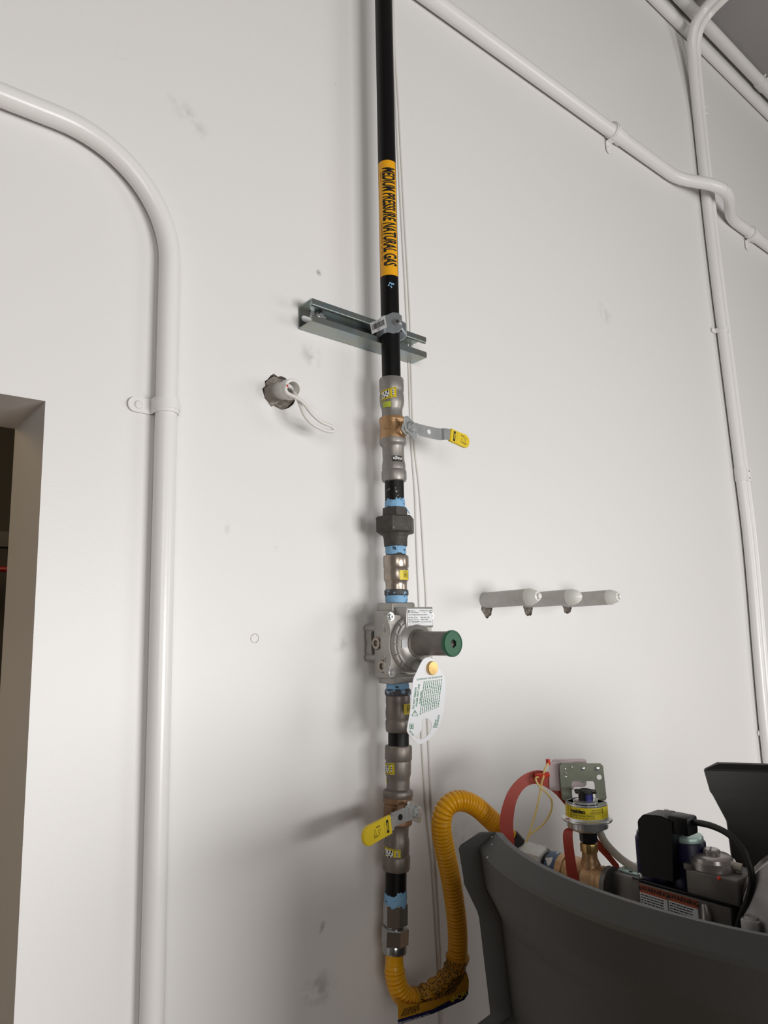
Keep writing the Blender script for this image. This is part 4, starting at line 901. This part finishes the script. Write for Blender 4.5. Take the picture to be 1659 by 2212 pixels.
# ------------------------------------------------------------------ gas train into the heater
def tx(px, py, dx=0.0): return atx(px, py, XT + dx)
AZ = tx(1165, 1858).z - .004; AXIS = Vector((0, -1, 0))
def ta(y): return Vector((XT, y, AZ))
bm = B(); y0, y1 = tx(1128, 1840).y, tx(1183, 1860).y; hexnut(bm, ta(y0), AXIS, .0265, y0-y1, .35, .07); nt_ = obj('hose_nut', bm, white_scuffed, hs, 25, label='white-smeared hexagonal nut at the heater end')
bm = B(); bp_ = PH_[-34:]; tube(bm, bp_[::3], [.0172] + [.0182]*(len(bp_[::3])-1), 24); obj('black_boot', bm, black_rubber, hs)
y2 = tx(1195, 1868).y; y3 = tx(1216, 1880).y
t = thing('pipe_nipple', ta(y3), 'fat nipple smeared white and dark blue beside the bronze tee', 'pipe nipple')
bm = B(); lathe(bm, [(.018, 0), (.018, .012), (.0225, .0125), (.0235, .014), (.0235, y1-y3+.004)], ta(y1+.004), AXIS, 36); obj('collar', bm, blue_scuffed, t); bm = B(); lathe(bm, [(.019, 0), (.020, .006), (.017, .010)], ta(y1+.001), AXIS, 30); obj('locking_ring', bm, dark_steel, t)
yb = tx(1275, 1840).y; ye = tx(1313, 1925).y
t = thing('pipe_tee', ta(yb), 'bronze pipe tee in the gas train with an upright branch under the pressure switch', 'pipe tee')
bm = B(); L = y3 - ye; lathe(bm, [(.0225, 0), (.0252, .001), (.0252, .012), (.0235, .013), (.0240, .016), (.0252, L*.45), (.0245, L*.62), (.0215, L*.8), (.0205, L*.86), (.0218, L*.9), (.0218, L)], ta(y3), AXIS, 44)
br = tx(1273, 1840); zt2 = tx(1273, 1829).z
lathe(bm, [(.018, AZ), (.0172, AZ+.017), (.0140, AZ+.0235), (.0118, AZ+.029), (.0112, AZ+.036), (.0112, zt2-.006)], (XT, br.y, 0), (0, 0, 1), 36); te = obj('tee_body', bm, bronze, t)
bm = B(); lathe(bm, [(.0128, zt2-.007), (.0135, zt2-.006), (.0135, zt2+.004), (.0128, zt2+.006), (.008, zt2+.0062)], (XT, br.y, 0), (0, 0, 1), 12, ph=.3); obj('branch_cap', bm, brass, t, 20)
# pressure switch on the branch
SX, SY = XT, br.y
def sz(py): return atx(1270, py, XT).z
z0 = zt2 + .006
t = thing('pressure_switch', (SX, SY, z0), 'round gas pressure switch with a yellow band and upright metal bracket', 'pressure switch')
spx = f_ = ppm((SX, SY, sz(1760)))
zF = sz(1771)
bm = B(); lathe(bm, [(.0085, z0-.004), (.0085, z0+.003)], (SX, SY, 0), (0, 0, 1), 20); lathe(bm, [(.0122, z0+.001), (.0132, z0+.002), (.0132, zF-.010), (.0122, zF-.008)], (SX, SY, 0), (0, 0, 1), 6, ph=.5); obj('hex_stem', bm, dark_steel, t, 20)
kk = 1/spx
bm = B(); lathe(bm, [(.012, zF-.014), (37*kk, zF-.013), (43.5*kk, zF-.009), (44*kk, zF-.001), (51*kk, zF), (53*kk, zF+.001), (53.5*kk, zF+.0025), (52.5*kk, zF+.004), (46*kk, zF+.006), (45*kk, zF+.007)], (SX, SY, 0), (0, 0, 1), 64); obj('diaphragm_dish', bm, bright_steel, t)
zA, zB = zF + .006, zF + .0255
bm = B(); lathe(bm, [(44.0*kk, zA), (44.0*kk, zB), (43*kk, zB+.0006), (42*kk, zB-.001), (20*kk, zB-.001)], (SX, SY, 0), (0, 0, 1), 64); obj('drum', bm, bright_steel, t)
rB = 44.4*kk
def bf(u, v, dr=0.0): return Vector((SX + math.sin(u)*(rB+dr), SY - math.cos(u)*(rB+dr), zA + .0008 + v))
hgt = zB - zA - .0022
bm = B(); patch(bm, bf, math.radians(-150), math.radians(70), 0, hgt, 60, 2); bd = obj('yellow_band', bm, yellow_sticker, t, label='yellow maker band with black print')
bm = B(); fa = math.atan2(CAMP.x - SX, SY - CAMP.y)
put_text(bm, 'resideo', .0078, lambda x, y: bf(fa + math.radians(-25) + x/rB, hgt*.68 + y, .0004), sx=1.0, off=.00035, cut=.002)
for u0, u1, v0, v1 in ((-47, 42, .47, .49), (-47.5, -46.5, .12, .95), (46, 47, .1, .98)): patch(bm, lambda a, b: bf(a, b, .0004), fa + math.radians(u0), fa + math.radians(u1), hgt*v0, hgt*v1, 24, 1)
put_text(bm, 'Golden Valley, MN 55422', .0032, lambda x, y: bf(fa + math.radians(30) + x/rB, hgt*.82 + y, .0004), sx=.55, cut=.002)
put_text(bm, 'COUNTRY OF ORIGIN MEXICO', .0032, lambda x, y: bf(fa + math.radians(30) + x/rB, hgt*.62 + y, .0004), sx=.50, cut=.002)
put_text(bm, 'P/N  AIR/GAS PRESSURE SWITCH', .0032, lambda x, y: bf(fa + math.radians(-16) + x/rB, hgt*.34 + y, .0004), sx=.85, cut=.002)
put_text(bm, 'SAFETY: TURN OFF GAS. MAX. 1/2 PSI', .0030, lambda x, y: bf(fa + math.radians(-16) + x/rB, hgt*.16 + y, .0004), sx=.8, cut=.002)
for k in range(4): put_text(bm, ('1/2', '1.0', '3', '7.5')[k], .0036, lambda x, y: bf(fa + math.radians(-58) + x/rB, hgt*(.84-.22*k) + y, .0004), sx=1.0, cut=.002)
obj('band_print', bm, ink, bd)
bm = B(); lathe(bm, [(25*kk, zB), (25*kk, zB+.003), (22*kk, zB+.0035), (17*kk, zB+.004)], (SX, SY, 0), (0, 0, 1), 40); obj('dial_seat', bm, bright_steel, t)
bm = B(); lathe(bm, [(15.5*kk, zB+.003), (15.5*kk, zB+.018), (14*kk, zB+.0185), (9*kk, zB+.017)], (SX, SY, 0), (0, 0, 1), 32); kn = obj('dial', bm, dark_steel, t)
bm = B(); patch(bm, lambda a, b: Vector((SX + math.sin(a)*15.9*kk, SY - math.cos(a)*15.9*kk, b)), fa + math.radians(0), fa + math.radians(62), zB+.0035, zB+.013, 8, 1); obj('blue_mark', bm, mat('blue_dial_mark', (24, 30, 110), .4), kn, label='deep blue mark on the dial')
bm = B(); L = []
for i in range(48):
    a = 2*PI*i/48; r = (24 if (i // 4) % 2 else 19)*kk; L.append((SX + math.cos(a)*r, SY + math.sin(a)*r, zB+.0145))
prism(bm, L, (0, 0, .0028)); obj('toothed_disc', bm, dark_steel, t, 20)
# bracket plate: upright, facing the camera side, with a cut-out over the dial
wd = Vector((.66, -.75, 0)).normalized(); nd = Vector((wd.y, -wd.x, 0)); nd = -nd if nd.dot(CAMP - Vector((SX, SY, 0))) < 0 else nd
bc = Vector((SX, SY, 0)) - nd*.029
zt3_ = sz(1664) + .004; zb3 = zB - .001
def bp(x, z): return bc + wd*x + Vector((0, 0, z))
HWp = 46*kk; L = [(-HWp-.002, zt3_-.004), (-HWp+.002, zt3_), (HWp-.004, zt3_), (HWp, zt3_-.004), (HWp+.002, zb3), (25*kk, zb3), (25*kk, zb3+.022), (22*kk, zb3+.026), (3*kk, zb3+.026), (3*kk, zb3+.023), (-3*kk, zb3+.023), (-3*kk, zb3+.026), (-22*kk, zb3+.026), (-25*kk, zb3+.022), (-25*kk, zb3), (-HWp-.0015, zb3)]
hole_c = [(HWp-.007, zb3+.032, .0040)]
bm = B(); plate_holes(bm, [bp(x, z) for x, z in L], [[bp(x + math.cos(2*PI*i/18)*r, z + math.sin(2*PI*i/18)*r) for i in range(18)] for x, z, r in hole_c], nd*-.0016)
for s in (-1, 1): prism(bm, [bp(s*25*kk, zb3), bp(s*(HWp+.001), zb3), bp(s*(HWp+.001)*.75, zb3) + nd*.022, bp(s*25*kk, zb3) + nd*.028], (0, 0, -.0014))
bk = obj('bracket', bm, galv_plate, t, 30)
for x, z, r in ((-HWp+.006, zt3_-.009, .0024), (-HWp+.007, zt3_-.015, .0016), (-HWp+.006, zt3_-.021, .0026), (-HWp+.017, zt3_-.006, .0018), (.001, zt3_-.008, .0034), (HWp-.010, zt3_-.008, .0040)):
    bm = B(); lathe(bm, [(r, 0), (r, .0004), (r*.6, .0012), (.0002, .0014)], bp(x, z), nd, 14, caps=False); obj('rivet', bm, bright_steel, bk)

# pale plates behind the bracket with red clips, and the cord
pn = nd; pe = wd
def plate(px0, py0, px1, py1, off, m, name):
    o = bc - nd*off; bm = B()
    def on(px, py):
        r_ = ray(px, py); k = (o - CAMP).dot(nd)/r_.dot(nd); return CAMP + r_*k
    a, b, c, d = on(px0, py0), on(px1, py0), on(px1, py1), on(px0, py1); L = []
    for p, q, s in ((a, b, d), (b, c, a), (c, d, b), (d, a, c)):
        e1, e2 = (s-p).normalized(), (q-p).normalized()
        for i in range(5):
            w = i/4; rad = .006; L.append(p + e1*rad*(1-w)**2 + e2*rad*w**2)
    prism(bm, L, -nd*.0016); return bm
tp_ = tag(obj('plastic_plate', plate(1186.5, 1645, 1240, 1708, .007, 0, ''), pale_plate), 'front pale pinkish plastic plate behind the switch bracket, with red clips', 'plate', 'pale plates behind the bracket')
tag(obj('plastic_plate', plate(1192, 1639, 1267, 1700, .016, 0, ''), pale_plate), 'rear pale plastic plate with a rounded corner, peeping over the bracket', 'plate', 'pale plates behind the bracket')
bo = bc - nd*.006
def onb(px, py, off=0.0):
    r_ = ray(px, py); k = (bo - nd*off - CAMP).dot(nd)/r_.dot(nd); return CAMP + r_*k
bm = B(); q = onb(1184, 1646); box(bm, q, (.005, .005, .009)); obj('red_clip', bm, red_bright, tp_, label='red clip')
def band(K, th=.0016, n=10):
    """K = (centre, width vector)"""
    P = spline([k[0] for k in K], n); Wv = spline([k[1] for k in K], n); bm = B(); ribbon(bm, P, Wv, th); return bm
side = wd*.019
K = [(onb(1100, 1870, -.02), wd*.020), (onb(1096.5, 1815, -.02), wd*.0205), (onb(1094, 1780, -.016), wd*.021 + Vector((0, 0, -.002))), (onb(1098, 1747, -.012), wd*.019 + Vector((0, 0, -.006))), (onb(1109, 1715, -.008), wd*.013 + Vector((0, 0, -.013))), (onb(1128, 1691, -.004), wd*.007 + Vector((0, 0, -.016))), (onb(1150, 1680, 0), wd*.003 + Vector((0, 0, -.019))), (onb(1172, 1681, .002), wd*.0 + Vector((0, 0, -.023))), (onb(1200, 1697, .005), wd*-.004 + Vector((0, 0, -.024))), (onb(1225, 1722, .008), wd*-.008 + Vector((0, 0, -.024)))]
t = tag(obj('red_strap', band(K), red_strap), 'flat red strap arching from the shroud up to the pale plates', 'strap', 'red straps on the gas train')
bm = B(); tube(bm, [onb(1157, 1676, -.006), onb(1170, 1676, -.010), onb(1186, 1672, -.008)], [.004, .0046, .004], 10); obj('strap_clip', bm, red_bright, t, label='brighter red clip')
K = [(tx(1245, 1945, -.03), wd*.017), (tx(1238, 1900, -.03), wd*.0165), (tx(1231, 1850, -.03), wd*.015), (tx(1226.5, 1810, -.03), wd*.0145), (tx(1229, 1792, -.026), wd*.0135 + Vector((0, 0, .002))), (tx(1240, 1785, -.012), wd*.011 + Vector((0, 0, .008))), (tx(1256, 1790, .008), wd*.004 + Vector((0, 0, .016))), (tx(1280, 1812, .026), wd*.0 + Vector((0, 0, .018))), (tx(1308, 1842, .03), wd*-.004 + Vector((0, 0, .018))), (tx(1340, 1882, .03), wd*-.004 + Vector((0, 0, .018)))]
tag(obj('red_strap', band(K), red_strap), 'flat red strap looped round the bronze tee', 'strap', 'red straps on the gas train')
K = [onb(1184, 1649, -.004), onb(1176, 1664, -.008), onb(1174, 1678, -.013), onb(1170, 1690, -.012), onb(1168.5, 1703, -.010), onb(1162, 1735, -.012), onb(1154, 1766, -.016), onb(1145, 1795, -.02), onb(1138, 1816, -.022)]
bm = B(); tube(bm, resample(spline(K, 8), .003), .0016, 8)
K = [onb(1172, 1680, -.011), onb(1161, 1678, -.011), onb(1157, 1684, -.011), onb(1166, 1699, -.011), onb(1180, 1712, -.008), onb(1190, 1726, -.006), onb(1192.5, 1741, -.006), onb(1187, 1760, -.008), onb(1174, 1780, -.012), onb(1155, 1795, -.018), onb(1143, 1805, -.021), onb(1136, 1820, -.024)]
cd = obj('tie_cord', bm, tan_cord); tag(cd, 'pale yellow cord looped between the red clip and the white-smeared nut', 'cord')
bm = B(); tube(bm, resample(spline(K, 8), .003), .0016, 8); obj('loop', bm, tan_cord, cd)
K = [tx(1288, 1776, .03), tx(1295, 1795, .03), tx(1306, 1818, .03), tx(1328, 1843, .03), tx(1352, 1863, .028), tx(1382, 1880, .024), tx(1400, 1890, .02)]
bm = B(); tube(bm, resample(spline(K, 8), .004), .0058, 14); tag(obj('vent_tube', bm, tube_cream), 'cream flexible tube curving down behind the pressure switch to the gas valve', 'tube')

# gas valve: long casting, plate, coils, plug, regulator dome
ZV = tx(1470, 1923).z; yv0 = tx(1318, 1900).y; yv1 = tx(1577, 1953).y; yt = tx(1369, 1895).y
hw = .030; XV = XT + .030
t = thing('gas_valve', (XV, (yv0+yv1)/2, ZV-.075), 'grey gas valve block with black plug, navy coils and orange warning labels', 'gas valve')
bm = B(); box(bm, (XV, (yv0+yt)/2 - .004, ZV-.034), (.062, yv0-yt+.010, .066), None, .003); lathe(bm, [(.024, 0), (.024, .008)], (XT, yv0+.004, AZ), AXIS, 30); box(bm, (XV, (yt+yv1)/2, ZV-.042), (.060, yt-yv1, .074), None, .0015); vb = obj('valve_body', bm, valve_grey, t, 30)
bm = B(); box(bm, (XV, (yt+yv1)/2, ZV-.0012), (.0625, yt-yv1+.004, .0026), None, .0004); obj('top_rail', bm, dark_steel, t)
bm = B(); box(bm, (XV+.004, yt+.012, ZV+.0005), (.050, .036, .0024), None, .0004); pl_ = obj('top_plate', bm, pale_teal, t, label='pale teal top plate'); bm = B(); q = tx(1362, 1887); lathe(bm, [(.0030, 0), (.0030, .0004)], (XT+.012, yt+.012, ZV+.0017), (0, 0, 1), 14); obj('plate_hole', bm, ink, pl_)
bm = B(); q = tx(1384, 1889); lathe(bm, [(.0062, 0), (.0066, .001), (.0066, .0045), (.0045, .006)], (XT+.006, q.y, ZV+.001), (0, 0, 1), 18); obj('cover_screw', bm, bright_steel, t)
# two navy coils
def coil(px, top_py, r, capm):
    q = atx(px, 1890, XV); zt_c = atx(px, top_py, XV).z; bm = B(); lathe(bm, [(r, ZV), (r, zt_c-.010), (r-.001, zt_c-.008)], (XV, q.y, 0), (0, 0, 1), 36); c = obj('coil', bm, navy_coil, t, label='navy coil housing')
    bm = B(); lathe(bm, [(r-.001, zt_c-.009), (r-.0025, zt_c-.0085), (r-.0025, zt_c-.003), (r-.0035, zt_c-.001), (r*.5, zt_c)], (XV, q.y, 0), (0, 0, 1), 36); obj('coil_cap', bm, capm, c, label='pale teal coil cap' if capm is pale_teal else 'navy coil cap')
    return q.y, zt_c
coil(1490, 1802, .0245, pale_teal); yA, zA2 = coil(1420, 1796, .027, navy_coil)
# black plug block in front of the first coil
XPk = XT - .010
def pk(px, py): return atx(px, py, XPk)
bm = B(); L = [pk(x, y) for x, y in ((1376, 1773), (1388, 1759.5), (1424, 1762), (1453, 1774), (1452, 1800), (1456, 1906), (1384, 1892))]; prism(bm, L, (.040, 0, 0)); bmesh.ops.bevel(bm, geom=[e for e in bm.edges], offset=.0014, segments=2, affect='EDGES'); pkb = obj('coil_plug', bm, black_plastic, t, 30, label='black moulded plug')
bm = B(); q0, q1 = pk(1440, 1766), pk(1481, 1766); zc = pk(1460, 1778).z; box(bm, (XPk+.016, (q0.y+q1.y)/2, zc-.004), (.028, q0.y-q1.y+.002, .024), None, .003); obj('cable_boss', bm, black_plastic, pkb)
bm = B(); q = pk(1424, 1761); lathe(bm, [(.003, 0), (.003, .001)], (XPk+.020, q.y, q.z+.0035), (0, 0, 1), 12); obj('plug_screw', bm, bright_steel, pkb)
# regulator base and silver dome
qd = atx(1541, 1885, XV); zbse = ZV + .001; rD = 48/ppm((XV, qd.y, ZV+.03))
bm = B(); qa, qb = tx(1482, 1900), tx(1577, 1940); box(bm, (XV, (qa.y+qb.y)/2 - .006, ZV+.015), (.062, abs(qa.y-qb.y)+.012, .032), None, .003)
for s in (-1, 1): box(bm, (XV + .026*s, qa.y - .004, ZV+.033), (.010, .012, .008), None, .001)
bs_ = obj('governor_base', bm, valve_grey, t, 30)
bm = B(); zD = ZV + .031; ztop = atx(1541, 1843, XV).z; lathe(bm, [(rD*.97, zD), (rD*.96, zD+.010), (rD*.88, ztop-.009), (rD*.84, ztop-.004), (rD*.76, ztop-.002), (rD*.36, ztop-.001), (rD*.36, ztop+.004), (rD*.30, ztop+.0055), (rD*.10, ztop+.0055)], (XV, qd.y, 0), (0, 0, 1), 48); dm_ = obj('governor_dome', bm, silver_cast, t)
bm = B(); box(bm, (XV-.002, qd.y, ztop+.0055), (rD*.5, .0022, .0012), Matrix.Rotation(.4, 3, 'Z')); obj('dome_slot', bm, dark_steel, dm_)
bm = B(); tube(bm, [(XV, qd.y-rD*.7, ztop-.010), (XV+.004, qd.y-rD*1.25, ztop-.012)], .0055, 14); obj('white_nozzle', bm, tube_cream, bs_, label='cream side nozzle')
bm = B(); q = tx(1554, 1904); lathe(bm, [(.003, 0), (.0026, .001), (.001, .0014)], (XV-.0305, q.y, ZV+.029), (-1, 0, .5), 14); obj('red_seal', bm, red_bright, bs_, label='dab of red sealing paint')
# warning labels on the near side
def vf(px, py, dx=0.0): return atx(px, py, XV - .0303 - dx)
for k, (x0, x1, ya, yb_) in enumerate(((1380, 1440.5, 1909, 1927), (1442.5, 1507, 1927, 1946.5))):
    d1 = 17.5; bm = B(); prism(bm, [vf(x0+2, ya+d1), vf(x1, yb_+d1), vf(x1+4, yb_+d1+38), vf(x0+5, ya+d1+36)], (.0003, 0, 0)); wl_ = obj('warning_label', bm, white_label, vb, label='white warning text panel')
    bm = B(); prism(bm, [vf(x0, ya), vf(x1, yb_), vf(x1, yb_+d1), vf(x0+2, ya+d1)], (.0003, 0, 0)); og = obj('warning_heading', bm, orange_label, vb, label='orange warning heading')
    c = vf((x0+x1)/2+4, (ya+yb_)/2+d1/2, .0003); ey = (vf(x1, yb_) - vf(x0, ya)).normalized(); up = Vector((-1, 0, 0)).cross(ey); up = -up if up.z < 0 else up
    f = plane_fn(c, ey, up); bm = B(); put_text(bm, 'WARNING', .0088, f, sx=.95, off=.0002); put_text(bm, '\u25B2', .007, lambda x, y: f(x-.0235, y)) if False else None
    bm.faces.new([bm.verts.new(f(x, y)) for x, y in ((-.0255, -.0030), (-.0200, -.0030), (-.0228, .0032))]); obj('heading_print', bm, ink, og)
    bm = B(); c = vf(x0+4, ya+d1+4, .0003); f2 = plane_fn(c, ey, up); R = random.Random(k)
    for r_ in range(6):
        x = 0.0
        while x < .031: w = R.uniform(.002, .006); patch(bm, f2, x, x+w, -.0034*r_-.0014, -.0034*r_, 1, 1); x += w + .0009
    obj('label_print', bm, ink, wl_)
bm = B(); q = tx(1523, 1975); tube(bm, [vf(1522, 1953, .001), vf(1526, 1975, .003), vf(1528, 2010, .003)], [.004, .006, .006], 14); obj('side_boss', bm, silver_cast, vb)
# black cable from the plug, curving down inside the shroud
def cb(px, py, d): return atx(px, py, XT + d)
K = [cb(1478, 1777, .010), cb(1505, 1777, .008), cb(1540, 1785, .004), cb(1575, 1803, 0), cb(1602, 1832, -.004), cb(1619, 1868, -.006), cb(1624, 1905, -.006), cb(1615, 1945, -.004), cb(1602, 1975, 0), cb(1592, 2010, .004)]
bm = B(); tube(bm, resample(spline(K, 8), .004), .0042, 14); tag(obj('plug_cable', bm, black_rubber), 'thick black cable arching from the black plug down beside the silver blower', 'cable')
# blower casting at the right edge
bx = XT + .005; q = atx(1650, 1950, bx); cy = q.y - .075
t = thing('burner_blower', (bx, cy, ZV-.1), 'ribbed silver blower casting cut off by the right edge', 'blower')
def bq(px, py, d=0.0): return atx(px, py, bx + d)
bm = B(); zc = bq(1659, 1925).z - .045; rad = .105
cy += .012
lathe(bm, [(rad*.72, -.06), (rad*.97, -.052), (rad, -.04), (rad, .04), (rad*.97, .052), (rad*.72, .06), (.03, .066)], (bx+.045, cy-.012, zc), (-1, 0, 0), 56); vol = obj('volute', bm, blower_cast, t)
for k in range(5):
    bm = B(); lathe(bm, [(rad-.004, -.004), (rad+.0045, -.003), (rad+.0045, .003), (rad-.004, .004)], (bx+.045 - (-.036 + .018*k), cy-.012, zc), (-1, 0, 0), 56); obj('rib', bm, silver_cast, vol)
bm = B(); q = bq(1622, 1998, -.01); box(bm, q + Vector((.01, -.004, -.012)), (.04, .018, .05), None, .004); box(bm, q + Vector((-.004, -.004, -.012)), (.016, .024, .044), None, .003); obj('mounting_lug', bm, blower_cast, t, 30)
